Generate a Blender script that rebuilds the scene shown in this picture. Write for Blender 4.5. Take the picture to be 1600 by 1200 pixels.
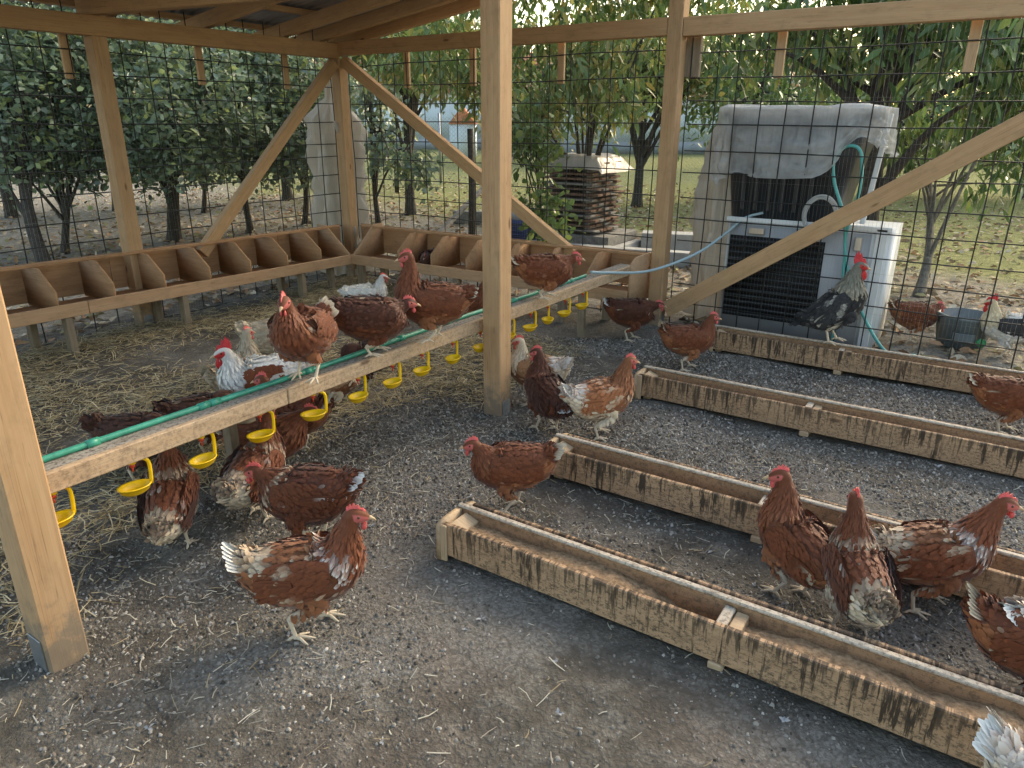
import bpy, bmesh, math, random
import numpy as np
from mathutils import Matrix, Vector
from mathutils import noise as mnoise

for o in list(bpy.data.objects):
    bpy.data.objects.remove(o)
scn = bpy.context.scene
COL = scn.collection
rng = np.random.default_rng(11)
random.seed(11)

# ------------------------------------------------------------------ camera
FPX, YAW, PITCH, ROLL = 1123.8, 0.581, 0.3507, 0.0048
CAM = np.array([5.896, -5.726, 1.658])
_cy, _sy, _cp, _sp = math.cos(YAW), math.sin(YAW), math.cos(PITCH), math.sin(PITCH)
W_ = np.array([-_sy*_cp, _cy*_cp, -_sp])
_r = np.array([_cy, _sy, 0.0]); _u = np.cross(_r, W_)
R_ = _r*math.cos(ROLL) + _u*math.sin(ROLL)
U_ = -_r*math.sin(ROLL) + _u*math.cos(ROLL)
cam = bpy.data.cameras.new('camera')
cam.sensor_width = 36.0; cam.lens = 36.0*FPX/1600.0
cam.clip_start = 0.05; cam.clip_end = 2000.0
co = bpy.data.objects.new('camera', cam); COL.objects.link(co)
co.matrix_world = Matrix(((R_[0], U_[0], -W_[0], CAM[0]), (R_[1], U_[1], -W_[1], CAM[1]),
                          (R_[2], U_[2], -W_[2], CAM[2]), (0, 0, 0, 1)))
scn.camera = co

def ray(px, py): return W_ + R_*(px-800)/FPX + U_*(600-py)/FPX
def gp(px, py, z=0.0):
    d = ray(px, py); return CAM + d*(z-CAM[2])/d[2]
def dp(px, py, depth): return CAM + ray(px, py)*depth

# ------------------------------------------------------------------ light
SUN_EL, SUN_AZ = math.radians(32), math.atan2(0.97, 0.22)       # azimuth measured from +X
world = bpy.data.worlds.new('World'); scn.world = world; world.use_nodes = True
nt = world.node_tree; nt.nodes.clear()
wo = nt.nodes.new('ShaderNodeOutputWorld'); bg = nt.nodes.new('ShaderNodeBackground')
sky = nt.nodes.new('ShaderNodeTexSky'); sky.sky_type = 'NISHITA'; sky.sun_disc = False
sky.sun_elevation = SUN_EL; sky.sun_rotation = math.pi/2 - SUN_AZ
sky.air_density = 1.2; sky.dust_density = 3.0; sky.ozone_density = 1.0
bg.inputs['Strength'].default_value = 0.15
nt.links.new(sky.outputs[0], bg.inputs[0]); nt.links.new(bg.outputs[0], wo.inputs[0])
sl = bpy.data.lights.new('sun', 'SUN'); sl.energy = 0.55; sl.angle = math.radians(14); sl.color = (1.0, 0.95, 0.88)
so = bpy.data.objects.new('sun', sl); COL.objects.link(so)
sdir = Vector((math.cos(SUN_AZ)*math.cos(SUN_EL), math.sin(SUN_AZ)*math.cos(SUN_EL), math.sin(SUN_EL)))
so.rotation_euler = sdir.to_track_quat('Z', 'Y').to_euler()
vs = scn.view_settings
vs.view_transform = 'Standard'; vs.look = 'None'; vs.gamma = 1.0; vs.use_curve_mapping = False
vs.exposure = 1.72
vs.use_white_balance = True; vs.white_balance_temperature = 7600; vs.white_balance_tint = 6
scn.cycles.use_denoising = True; scn.cycles.denoising_prefilter = 'ACCURATE'; scn.cycles.adaptive_threshold = 0.015; scn.cycles.max_bounces = 6; scn.cycles.diffuse_bounces = 3; scn.cycles.glossy_bounces = 2; scn.cycles.transmission_bounces = 3; scn.cycles.transparent_max_bounces = 6

# ------------------------------------------------------------------ materials
class NT:
    def __init__(s, name):
        s.m = bpy.data.materials.new(name); s.m.use_nodes = True; s.t = s.m.node_tree; s.t.nodes.clear()
        s.out = s.t.nodes.new('ShaderNodeOutputMaterial')
    def n(s, typ, **kw):
        nd = s.t.nodes.new('ShaderNode'+typ)
        for k, v in kw.items():
            if k in nd.inputs: s.set(nd.inputs[k], v)
            else: setattr(nd, k, v)
        return nd
    def set(s, inp, v):
        if isinstance(v, bpy.types.NodeSocket): s.t.links.new(v, inp)
        else: inp.default_value = v
    def ramp(s, fac, stops, interp='LINEAR'):
        nd = s.t.nodes.new('ShaderNodeValToRGB'); nd.color_ramp.interpolation = interp
        e = nd.color_ramp.elements
        while len(e) < len(stops): e.new(0.5)
        for el, (p, c) in zip(e, stops):
            el.position = p; el.color = (*c, 1) if len(c) == 3 else c
        s.set(nd.inputs[0], fac); return nd.outputs[0]
    def mix(s, fac, a, b, mode='MIX'):
        nd = s.t.nodes.new('ShaderNodeMix'); nd.data_type = 'RGBA'; nd.blend_type = mode
        s.set(nd.inputs[0], fac)
        for i, v in ((6, a), (7, b)):
            if isinstance(v, tuple): v = (*v, 1) if len(v) == 3 else v
            s.set(nd.inputs[i], v)
        return nd.outputs[2]
    def math(s, op, a, b=0.5):
        nd = s.t.nodes.new('ShaderNodeMath'); nd.operation = op
        s.set(nd.inputs[0], a); s.set(nd.inputs[1], b); return nd.outputs[0]
    def obj(s, scale=(1, 1, 1), rand=True):
        tc = s.n('TexCoord'); mp = s.n('Mapping'); mp.inputs['Scale'].default_value = scale
        if rand:
            oi = s.n('ObjectInfo'); va = s.n('VectorMath', operation='SCALE')
            cx = s.n('CombineXYZ', X=oi.outputs['Random'], Y=oi.outputs['Random'], Z=oi.outputs['Random'])
            s.t.links.new(cx.outputs[0], va.inputs[0]); va.inputs['Scale'].default_value = 31.7
            ad = s.n('VectorMath', operation='ADD'); s.t.links.new(tc.outputs['Object'], ad.inputs[0]); s.t.links.new(va.outputs[0], ad.inputs[1])
            s.t.links.new(ad.outputs[0], mp.inputs[0])
        else: s.t.links.new(tc.outputs['Object'], mp.inputs[0])
        return mp.outputs[0]
    def noise(s, vec, scale=5.0, detail=4.0, rough=0.55, dist=0.0):
        nd = s.n('TexNoise', Scale=scale, Detail=detail, Roughness=rough, Distortion=dist)
        if vec is not None: s.t.links.new(vec, nd.inputs['Vector'])
        return nd.outputs['Fac']
    def bump(s, h, strength=0.3, dist=0.01):
        nd = s.n('Bump', Strength=strength, Distance=dist); s.t.links.new(h, nd.inputs['Height']); return nd.outputs[0]
    def done(s, color, rough=0.7, normal=None, spec=0.3, metal=0.0, **kw):
        p = s.n('BsdfPrincipled'); s.set(p.inputs['Base Color'], color if not isinstance(color, tuple) else (*color, 1) if len(color) == 3 else color)
        s.set(p.inputs['Roughness'], rough); s.set(p.inputs['Metallic'], metal); s.set(p.inputs['Specular IOR Level'], spec)
        if normal is not None: s.set(p.inputs['Normal'], normal)
        for k, v in kw.items(): s.set(p.inputs[k.replace('_', ' ')], v)
        s.t.links.new(p.outputs[0], s.out.inputs[0]); s.p = p
        return s.m

def wood_mat(name, a, b, dirt=0.25, dirtcol=(0.10, 0.07, 0.045), drips=False, knots=True, crumbs=0.0, mud=False):
    m = NT(name)
    v = m.obj((1.3, 16, 16))
    g = m.noise(v, 2.2, 6, 0.6, 0.6)
    g2 = m.noise(m.obj((0.9, 60, 60)), 3.0, 3, 0.6)
    c = m.ramp(g, [(0.30, a), (0.68, b)])
    c = m.mix(m.math('MULTIPLY', m.ramp(g2, [(0.45, (0, 0, 0)), (0.75, (1, 1, 1))]), 0.35), c, tuple(x*0.62 for x in b), 'MIX')
    big = m.noise(m.obj((1.5, 3, 3)), 1.7, 3, 0.6)
    c = m.mix(m.ramp(big, [(0.35, (0.16,)*3), (0.75, (0, 0, 0))]), c, tuple(x*0.6 for x in a))
    if knots:
        vo = m.n('TexVoronoi', Scale=2.3, Randomness=1.0); m.t.links.new(m.obj((1.0, 3.0, 3.0)), vo.inputs['Vector'])
        k = m.ramp(vo.outputs['Distance'], [(0.05, (1, 1, 1)), (0.10, (0, 0, 0))])
        c = m.mix(m.math('MULTIPLY', k, 0.75), c, (0.12, 0.05, 0.022))
    ck = m.noise(m.obj((0.5, 34, 34)), 1.7, 2, 0.5, 0.15)
    c = m.mix(m.math('MULTIPLY', m.ramp(ck, [(0.478, (0, 0, 0)), (0.488, (1, 1, 1)), (0.496, (0, 0, 0))]), 0.45), c, (0.09, 0.05, 0.028))
    if mud:
        ge = m.n('NewGeometry'); sz = m.n('SeparateXYZ'); m.t.links.new(ge.outputs['Position'], sz.inputs[0])
        k = m.math('SUBTRACT', m.math('ADD', m.noise(m.obj((9, 9, 9)), 2.0, 6, 0.7), 0.25), m.math('MULTIPLY', sz.outputs[2], 1.6))
        c = m.mix(m.ramp(k, [(0.42, (0, 0, 0)), (0.62, (0.72,)*3)]), c, (0.17, 0.145, 0.115))
    if dirt:
        dn = m.noise(m.obj((5, 9, 9)), 2.0, 6, 0.7)
        c = m.mix(m.ramp(dn, [(0.52, (0, 0, 0)), (0.72, (dirt,)*3)]), c, dirtcol)
    if drips:
        tc = m.n('TexCoord'); sx = m.n('SeparateXYZ'); m.t.links.new(tc.outputs['Object'], sx.inputs[0])
        top = m.math('MULTIPLY', sx.outputs[2], 0.55)
        d1 = m.math('ADD', m.noise(m.obj((34, 2.0, 3.5)), 1.0, 5, 0.68), top); d2 = m.noise(m.obj((2.6, 0.5, 0.5)), 1.6, 3, 0.55)
        dd = m.math('MULTIPLY', m.ramp(d1, [(0.535, (0, 0, 0)), (0.585, (1, 1, 1))]), m.ramp(d2, [(0.41, (0.0,)*3), (0.52, (1, 1, 1))]))
        c = m.mix(m.math('MULTIPLY', dd, 0.90), c, (0.022, 0.015, 0.011))
        d3 = m.math('ADD', m.noise(m.obj((70, 2.0, 6)), 1.0, 3, 0.6), m.math('MULTIPLY', sx.outputs[2], 1.2))
        c = m.mix(m.math('MULTIPLY', m.ramp(d3, [(0.55, (0, 0, 0)), (0.64, (1, 1, 1))]), 0.75), c, (0.05, 0.036, 0.026))
        sp = m.noise(m.obj((26, 26, 44)), 2.2, 5, 0.8); spm = m.noise(m.obj((3, 3, 3)), 1.3, 2, 0.5)
        c = m.mix(m.math('MULTIPLY', m.math('MULTIPLY', m.ramp(sp, [(0.49, (0, 0, 0)), (0.60, (1, 1, 1))]), 0.85), m.ramp(spm, [(0.30, (0.3,)*3), (0.5, (1, 1, 1))])), c, (0.07, 0.052, 0.038))
    if crumbs:
        sp = m.noise(m.obj((30, 30, 30)), 2.2, 4, 0.75)
        c = m.mix(m.math('MULTIPLY', m.ramp(sp, [(0.48, (0, 0, 0)), (0.60, (1, 1, 1))]), crumbs), c, (0.05, 0.042, 0.035))
    return m.done(c, 0.72, m.bump(g2, 0.25, 0.002), 0.25)

M = {}
M['post'] = wood_mat('spruce_post', (0.43, 0.256, 0.135), (0.52, 0.338, 0.192), 0.25, mud=True)
M['beam'] = wood_mat('spruce_beam', (0.45, 0.27, 0.14), (0.54, 0.345, 0.19), 0.25)
M['rafter'] = wood_mat('spruce_rafter', (0.52, 0.33, 0.18), (0.62, 0.42, 0.25), 0.2)
M['nest'] = wood_mat('nest_plywood', (0.36, 0.195, 0.1), (0.47, 0.275, 0.15), 0.35, knots=False)
M['nestfront'] = wood_mat('nest_front_board', (0.44, 0.26, 0.145), (0.53, 0.34, 0.205), 0.3)
M['greyleg'] = wood_mat('weathered_leg', (0.19, 0.15, 0.11), (0.29, 0.23, 0.16), 0.5)
M['trough'] = wood_mat('trough_board', (0.42, 0.255, 0.145), (0.52, 0.335, 0.2), 0.5, drips=True)
M['troughin'] = wood_mat('trough_inside', (0.32, 0.185, 0.1), (0.41, 0.25, 0.145), 0.45, crumbs=0.5)
M['rail'] = wood_mat('pale_rail', (0.46, 0.39, 0.31), (0.57, 0.5, 0.41), 0.5, crumbs=0.55, knots=False)
M['block'] = wood_mat('pale_block', (0.45, 0.31, 0.19), (0.54, 0.4, 0.26), 0.4)
M['bartop'] = wood_mat('droppings_board', (0.26, 0.23, 0.20), (0.40, 0.36, 0.31), 0.6, crumbs=0.75, knots=False)
M['barface'] = wood_mat('bar_face', (0.48, 0.325, 0.2), (0.58, 0.42, 0.28), 0.4, crumbs=0.35)

def simple(name, col, rough=0.5, spec=0.4, metal=0.0, var=0.0, scale=8.0, bump=0.0, **kw):
    m = NT(name); c = col; nrm = None
    if var or bump:
        n = m.noise(m.obj(), scale, 5, 0.6)
        if var: c = m.mix(m.ramp(n, [(0.3, (0, 0, 0)), (0.7, (1, 1, 1))]), tuple(x*(1-var) for x in col), tuple(min(1, x*(1+var)) for x in col))
        if bump: nrm = m.bump(n, bump, 0.01)
    return m.done(c, rough, nrm, spec, metal, **kw)
M['galv'] = simple('galvanised_steel', (0.33, 0.35, 0.37), 0.45, 0.5, 0.8, 0.3, 14)
M['wire'] = simple('dark_rusted_wire', (0.030, 0.030, 0.028), 0.6, 0.4, 0.3, 0.2, 9)
M['finewire'] = simple('fine_netting_wire', (0.30, 0.30, 0.29), 0.6, 0.3, 0.3)
M['roof'] = simple('roof_sheet', (0.33, 0.32, 0.335), 0.5, 0.4, 0.4, 0.18, 3)
M['yellow'] = simple('yellow_plastic', (0.80, 0.50, 0.012), 0.35, 0.5, 0, 0.12, 30)
M['red'] = simple('red_nipple', (0.50, 0.045, 0.02), 0.4, 0.5)
M['greenpipe'] = simple('green_pipe', (0.03, 0.26, 0.18), 0.38, 0.5, 0, 0.28, 22)
M['tealhose'] = simple('teal_hose', (0.08, 0.40, 0.38), 0.35, 0.5)
M['bluehose'] = simple('pale_blue_hose', (0.30, 0.42, 0.47), 0.35, 0.5)
M['white'] = simple('white_enamel', (0.66, 0.69, 0.71), 0.4, 0.5, 0, 0.08, 4)
M['greypanel'] = simple('grey_panel', (0.36, 0.38, 0.41), 0.45, 0.5, 0, 0.10, 4)
M['black'] = simple('black_plastic', (0.022, 0.024, 0.028), 0.45, 0.5, 0, 0.3, 6)
M['grille'] = simple('black_louvre', (0.012, 0.012, 0.014), 0.6, 0.3)
M['chrome'] = simple('latch_metal', (0.55, 0.55, 0.54), 0.3, 0.5, 0.9)
M['bark'] = simple('bark', (0.062, 0.055, 0.047), 0.9, 0.2, 0, 0.45, 25, 0.8)
M['barklight'] = simple('pale_bark', (0.15, 0.135, 0.11), 0.9, 0.2, 0, 0.4, 22, 0.7)
M['concrete'] = simple('concrete', (0.36, 0.36, 0.35), 0.85, 0.2, 0, 0.2, 8, 0.3)
M['wall'] = simple('white_render', (0.62, 0.70, 0.76), 0.8, 0.2, 0, 0.04, 1.5)
M['plinth'] = simple('grey_plinth', (0.30, 0.33, 0.36), 0.8, 0.2, 0, 0.1, 2)
M['tile'] = simple('clay_tile', (0.42, 0.20, 0.13), 0.8, 0.2, 0, 0.25, 5)
M['brick'] = simple('orange_brick', (0.52, 0.20, 0.10), 0.8, 0.2, 0, 0.2, 12)
M['glass'] = simple('window_glass', (0.05, 0.06, 0.07), 0.08, 0.8)
M['blue'] = simple('dark_blue_plastic', (0.03, 0.045, 0.13), 0.5, 0.4, 0, 0.2, 6)
M['pot'] = simple('slate_plastic', (0.12, 0.15, 0.16), 0.4, 0.5, 0, 0.15, 8)
M['greencap'] = simple('green_cap', (0.02, 0.26, 0.09), 0.4, 0.5)
M['darkwood'] = simple('dark_shingle', (0.16, 0.10, 0.07), 0.85, 0.2, 0, 0.55, 18, 0.5)
M['greywood'] = simple('grey_plank', (0.20, 0.19, 0.175), 0.85, 0.2, 0, 0.35, 14, 0.4)
M['feed'] = simple('chicken_feed', (0.30, 0.20, 0.12), 0.95, 0.1, 0, 0.5, 55, 0.8)
M['eye'] = simple('hen_eye', (0.05, 0.02, 0.008), 0.12, 0.6)
M['beak'] = simple('hen_beak', (0.48, 0.34, 0.20), 0.45, 0.4, 0, 0.2, 40)
M['comb'] = simple('red_comb', (0.50, 0.028, 0.030), 0.5, 0.35, 0, 0.25, 60, 0.3, Subsurface_Weight=0.1)
M['pinkcomb'] = simple('pink_comb', (0.58, 0.10, 0.09), 0.5, 0.35, 0, 0.22, 60, 0.3, Subsurface_Weight=0.1)

def attr_mat(name, rough=0.65, spec=0.25, transl=0.0, sheen=0.0, bumpscale=0):
    m = NT(name); a = m.n('Attribute', attribute_name='Col')
    c = a.outputs['Color']
    nrm = None
    if bumpscale:
        nrm = m.bump(m.noise(m.obj((1, 1, 1), False), bumpscale, 3, 0.6), 0.4, 0.004)
    m.done(c, rough, nrm, spec)
    if sheen: m.p.inputs['Sheen Weight'].default_value = sheen
    if transl:
        tr = m.n('BsdfTranslucent'); m.t.links.new(c, tr.inputs[0])
        mx = m.n('MixShader', Fac=transl); m.t.links.new(m.p.outputs[0], mx.inputs[1]); m.t.links.new(tr.outputs[0], mx.inputs[2])
        m.t.links.new(mx.outputs[0], m.out.inputs[0])
    return m.m
M['feather'] = attr_mat('feather', 0.6, 0.22, 0.0, 0.15)
M['leaf'] = attr_mat('leaf', 0.36, 0.5, 0.34)
M['litter'] = attr_mat('litter', 0.85, 0.15, 0.1)
M['pebble'] = attr_mat('pebble', 0.9, 0.15)

def sheet_mat(name, col, alpha):
    m = NT(name)
    n = m.noise(m.obj((1, 1, 1), False), 6, 5, 0.6)
    n2 = m.noise(m.obj((1.6, 1.6, 0.5), False), 5, 1, 0.4, 1.2)
    nrm = m.bump(n2, 0.7, 0.05)
    m.done(col, 0.28, nrm, 0.5)
    tr = m.n('BsdfTranslucent', Color=(*col, 1)); tp = m.n('BsdfTransparent')
    m1 = m.n('MixShader', Fac=0.45); m.t.links.new(m.p.outputs[0], m1.inputs[1]); m.t.links.new(tr.outputs[0], m1.inputs[2])
    m2 = m.n('MixShader', Fac=m.ramp(n, [(0.3, (alpha*0.6,)*3), (0.7, (alpha*1.3,)*3)]))
    m.t.links.new(m1.outputs[0], m2.inputs[1]); m.t.links.new(tp.outputs[0], m2.inputs[2])
    m.t.links.new(m2.outputs[0], m.out.inputs[0]); return m.m
M['sheet'] = sheet_mat('clear_plastic_sheet', (0.74, 0.75, 0.75), 0.46)
M['drape'] = sheet_mat('beige_plastic_sheet', (0.60, 0.56, 0.50), 0.14)

def dirt_mat():
    m = NT('dirt'); v = m.obj((1, 1, 1), False)
    big = m.noise(v, 0.9, 4, 0.6, 0.4); mid = m.noise(v, 7, 5, 0.65); fine = m.noise(v, 70, 4, 0.7)
    c = m.ramp(mid, [(0.30, (0.060, 0.054, 0.045)), (0.52, (0.130, 0.119, 0.102)), (0.72, (0.245, 0.227, 0.198))])
    c = m.mix(m.ramp(big, [(0.47, (0, 0, 0)), (0.58, (0.85,)*3)]), c, (0.235, 0.223, 0.204))
    red = m.noise(v, 1.6, 3, 0.6)
    c = m.mix(m.ramp(red, [(0.5, (0, 0, 0)), (0.7, (0.35,)*3)]), c, (0.17, 0.125, 0.10))
    c = m.mix(m.ramp(fine, [(0.35, (0.6,)*3), (0.55, (0, 0, 0))]), c, (0.085, 0.075, 0.064))
    c = m.mix(m.ramp(fine, [(0.60, (0, 0, 0)), (0.75, (0.6,)*3)]), c, (0.42, 0.395, 0.355))
    wv = m.n('TexNoise', Scale=30.0, Detail=3.0); m.t.links.new(v, wv.inputs['Vector']); wm = m.n('VectorMath', operation='MULTIPLY_ADD'); m.t.links.new(wv.outputs['Color'], wm.inputs[0]); wm.inputs[1].default_value = (0.05, 0.05, 0.05); m.t.links.new(v, wm.inputs[2])
    vo = m.n('TexVoronoi', Scale=60.0); m.t.links.new(wm.outputs[0], vo.inputs['Vector'])
    c = m.mix(m.ramp(vo.outputs['Distance'], [(0.30, (0, 0, 0)), (0.70, (0.5,)*3)]), c, (0.07, 0.06, 0.048))
    h = m.math('ADD', m.math('MULTIPLY', fine, 0.5), m.math('SUBTRACT', mid, m.math('MULTIPLY', vo.outputs['Distance'], 0.25)))
    return m.done(c, 0.95, m.bump(h, 0.9, 0.02), 0.12)
M['dirt'] = dirt_mat()
def lawn_mat():
    m = NT('lawn'); v = m.obj((1, 1, 1), False)
    big = m.noise(v, 0.5, 4, 0.6, 0.3); mid = m.noise(v, 9, 6, 0.7); fine = m.noise(v, 60, 4, 0.7)
    g = m.ramp(mid, [(0.3, (0.12, 0.14, 0.05)), (0.55, (0.25, 0.26, 0.10)), (0.75, (0.42, 0.38, 0.20))])
    d = m.ramp(mid, [(0.3, (0.18, 0.16, 0.13)), (0.55, (0.32, 0.29, 0.245)), (0.75, (0.48, 0.44, 0.38))])
    # bare soil near the shelter, grass farther out
    sx = m.n('SeparateXYZ'); m.t.links.new(v, sx.inputs[0])
    dist = m.math('ADD', m.math('MULTIPLY', sx.outputs[1], 1.0), m.math('MULTIPLY', sx.outputs[0], 0.15))
    k = m.math('ADD', m.math('MULTIPLY', dist, 0.09), m.math('MULTIPLY', big, 0.9))
    k = m.ramp(k, [(0.75, (0, 0, 0)), (1.0, (1, 1, 1))])
    c = m.mix(k, d, g)
    c = m.mix(m.ramp(fine, [(0.35, (0.6,)*3), (0.55, (0, 0, 0))]), c, (0.06, 0.055, 0.035))
    return m.done(c, 0.95, m.bump(m.math('ADD', mid, fine), 0.8, 0.03), 0.1)
M['lawn'] = lawn_mat()

# ------------------------------------------------------------------ mesh helpers
def mesh_np(name, V, F, cols=None, smooth=False):
    me = bpy.data.meshes.new(name)
    V = np.asarray(V, dtype=np.float32).reshape(-1, 3)
    if isinstance(F, np.ndarray): Fs = [F]
    elif len(F) and isinstance(F[0], np.ndarray): Fs = F
    else:
        d = {}
        for f in F: d.setdefault(len(f), []).append(f)
        Fs = [np.array(x) for x in d.values()]
    Fs = [np.asarray(f, dtype=np.int32) for f in Fs if len(f)]
    nl = sum(f.size for f in Fs); nf = sum(len(f) for f in Fs)
    me.vertices.add(len(V)); me.vertices.foreach_set('co', V.ravel())
    me.loops.add(nl); me.loops.foreach_set('vertex_index', np.concatenate([f.ravel() for f in Fs]))
    me.polygons.add(nf)
    tot = np.concatenate([np.full(len(f), f.shape[1], dtype=np.int32) for f in Fs])
    st = np.concatenate([[0], np.cumsum(tot)[:-1]]).astype(np.int32)
    me.polygons.foreach_set('loop_start', st)
    try: me.polygons.foreach_set('loop_total', tot)
    except Exception: pass
    if smooth: me.polygons.foreach_set('use_smooth', np.ones(nf, dtype=bool))
    if cols is not None:
        at = me.color_attributes.new('Col', 'FLOAT_COLOR', 'POINT')
        c4 = np.ones((len(V), 4), dtype=np.float32); c4[:, :3] = np.asarray(cols).reshape(-1, 3)
        at.data.foreach_set('color', c4.ravel())
    me.update(calc_edges=True); me.validate(verbose=False)
    return me

def link(name, me, mat=None, parent=None, inv=False):
    o = bpy.data.objects.new(name, me); COL.objects.link(o)
    if mat is not None and me is not None: me.materials.append(M[mat] if isinstance(mat, str) else mat)
    if parent is not None:
        o.parent = parent
        if inv: o.matrix_parent_inverse = Matrix.Translation(-Vector(parent.location))
    return o
def mk(name, V, F, mat, parent=None, cols=None, smooth=False):
    return link(name, mesh_np(name, V, F, cols, smooth), mat, parent, parent is not None)
def tag(o, label, cat, group=None):
    o['label'] = label; o['category'] = cat
    if group: o['group'] = group
    return o
def thing(name, loc, label, cat, group=None):
    e = bpy.data.objects.new(name, None); COL.objects.link(e); e.location = loc; e.empty_display_size = 0.1
    return tag(e, label, cat, group)

def box_me(L, w, h, bev=0.004):
    bm = bmesh.new(); bmesh.ops.create_cube(bm, size=1.0)
    for v in bm.verts: v.co = Vector((v.co.x*L, v.co.y*w, v.co.z*h))
    if bev: bmesh.ops.bevel(bm, geom=list(bm.edges), offset=min(bev, 0.3*min(L, w, h)), segments=1, affect='EDGES')
    me = bpy.data.meshes.new('box'); bm.to_mesh(me); bm.free(); return me
def frame(A, B, up=(0, 0, 1)):
    A = Vector(A); B = Vector(B); x = (B-A).normalized(); z = Vector(up)
    if abs(x.dot(z)) > 0.97: z = Vector((0, 1, 0))
    y = z.cross(x).normalized(); z = x.cross(y)
    m = Matrix((x, y, z)).transposed().to_4x4(); m.translation = (A+B)/2; return m, (B-A).length
def plank(name, A, B, w, h, mat, parent=None, up=(0, 0, 1), bev=0.004):
    m, L = frame(A, B, up)
    me = box_me(L, w, h, bev); me.name = name
    o = link(name, me, mat, parent, False)
    o.matrix_basis = (Matrix.Translation(-Vector(parent.location)) @ m) if parent is not None else m
    return o
def poly_plate(name, pts, thick, mat, parent, to_world):
    """flat polygon (list of 2D) extruded by thick; to_world maps (a,b,t)->xyz"""
    n = len(pts); V = [to_world(a, b, -thick/2) for a, b in pts]+[to_world(a, b, thick/2) for a, b in pts]
    F = [list(range(n))[::-1], list(range(n, 2*n))]+[[i, (i+1) % n, n+(i+1) % n, n+i] for i in range(n)]
    return mk(name, V, F, mat, parent)

def prisms(A, B, r, sides=4):
    """many straight thin wires as closed prisms"""
    A = np.asarray(A, float); B = np.asarray(B, float); n = len(A)
    r = np.broadcast_to(np.asarray(r, float), (n,))
    d = B-A; d /= np.linalg.norm(d, axis=1)[:, None]
    ref = np.where(np.abs(d[:, 2:3]) > 0.9, np.array([[1., 0, 0]]), np.array([[0, 0, 1.]]))
    s = np.cross(ref, d); s /= np.linalg.norm(s, axis=1)[:, None]; t = np.cross(d, s)
    ang = np.arange(sides)*2*np.pi/sides
    ring = (s[:, None, :]*np.cos(ang)[None, :, None]+t[:, None, :]*np.sin(ang)[None, :, None])*r[:, None, None]
    V = np.concatenate([A[:, None]+ring, B[:, None]+ring], axis=1).reshape(-1, 3)
    base = (np.arange(n)*2*sides)[:, None]
    F = []
    for k in range(sides):
        k2 = (k+1) % sides
        F.append(np.concatenate([base+k, base+k2, base+sides+k2, base+sides+k], axis=1))
    return V, np.concatenate(F)

def tube(pts, rad, seg=10, cap=True, squash=None):
    """tube along polyline with radius per point"""
    P = np.asarray(pts, float); n = len(P); rad = np.broadcast_to(np.asarray(rad, float), (n,))
    T = np.gradient(P, axis=0); T /= np.linalg.norm(T, axis=1)[:, None]+1e-12
    s = np.cross(T[0], [0, 0, 1.0]);
    if np.linalg.norm(s) < 0.1: s = np.array([1.0, 0, 0])
    S = []
    for i in range(n):
        s = s-T[i]*(s@T[i]); s /= np.linalg.norm(s)+1e-12; S.append(s.copy())
    S = np.array(S); N = np.cross(T, S)
    a = np.arange(seg)*2*np.pi/seg
    V = P[:, None]+(S[:, None]*np.cos(a)[None, :, None]+N[:, None]*np.sin(a)[None, :, None])*rad[:, None, None]
    V = V.reshape(-1, 3); F = []
    i = np.arange(n-1)[:, None]*seg; k = np.arange(seg)[None, :]; k2 = (k+1) % seg
    F = [np.stack([i+k, i+k2, i+seg+k2, i+seg+k], axis=-1).reshape(-1, 4)]
    if cap:
        F.append(np.array([list(range(seg))[::-1], list(range((n-1)*seg, n*seg))]))
    return V, F
def smooth_path(pts, n=40):
    P = np.asarray(pts, float); m = len(P)
    Q = np.concatenate([[2*P[0]-P[1]], P, [2*P[-1]-P[-2]]])
    ts = np.linspace(0, m-1-1e-6, n); out = []
    for t in ts:
        i = int(t); u = t-i; p0, p1, p2, p3 = Q[i:i+4]
        out.append(0.5*((2*p1)+(-p0+p2)*u+(2*p0-5*p1+4*p2-p3)*u*u+(-p0+3*p1-3*p2+p3)*u**3))
    return np.array(out)
def join(parts):
    """list of (V,F) with F list/array -> V, list of F arrays grouped"""
    Vs = []; Fs = {}; off = 0
    for V, F in parts:
        Vs.append(np.asarray(V).reshape(-1, 3))
        for f in (F if isinstance(F, list) else [F]):
            f = np.asarray(f)
            if f.size: Fs.setdefault(f.shape[1], []).append(f+off)
        off += len(Vs[-1])
    return np.concatenate(Vs), [np.concatenate(x) for x in Fs.values()]
def bx(x0, x1, y0, y1, z0, z1):
    V = [(x, y, z) for z in (z0, z1) for x, y in ((x0, y0), (x1, y0), (x1, y1), (x0, y1))]
    return np.array(V), np.array([[3, 2, 1, 0], [4, 5, 6, 7], [0, 1, 5, 4], [1, 2, 6, 5], [2, 3, 7, 6], [3, 0, 4, 7]])
def unit(a): return a/(np.linalg.norm(a, axis=-1, keepdims=True)+1e-12)

# ------------------------------------------------------------------ ground
gr = 600.0
xs = np.concatenate([[-gr, -200, -80], np.arange(-40, 41, 2.0), [80, 200, gr]])
X, Y = np.meshgrid(xs, xs, indexing='ij'); Z = -0.012*np.ones_like(X)
n = len(xs); idx = np.arange(n*n).reshape(n, n)
F = np.stack([idx[:-1, :-1], idx[1:, :-1], idx[1:, 1:], idx[:-1, 1:]], -1).reshape(-1, 4)
o = mk('ground', np.stack([X, Y, Z], -1), F, 'lawn'); o['kind'] = 'structure'

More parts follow.
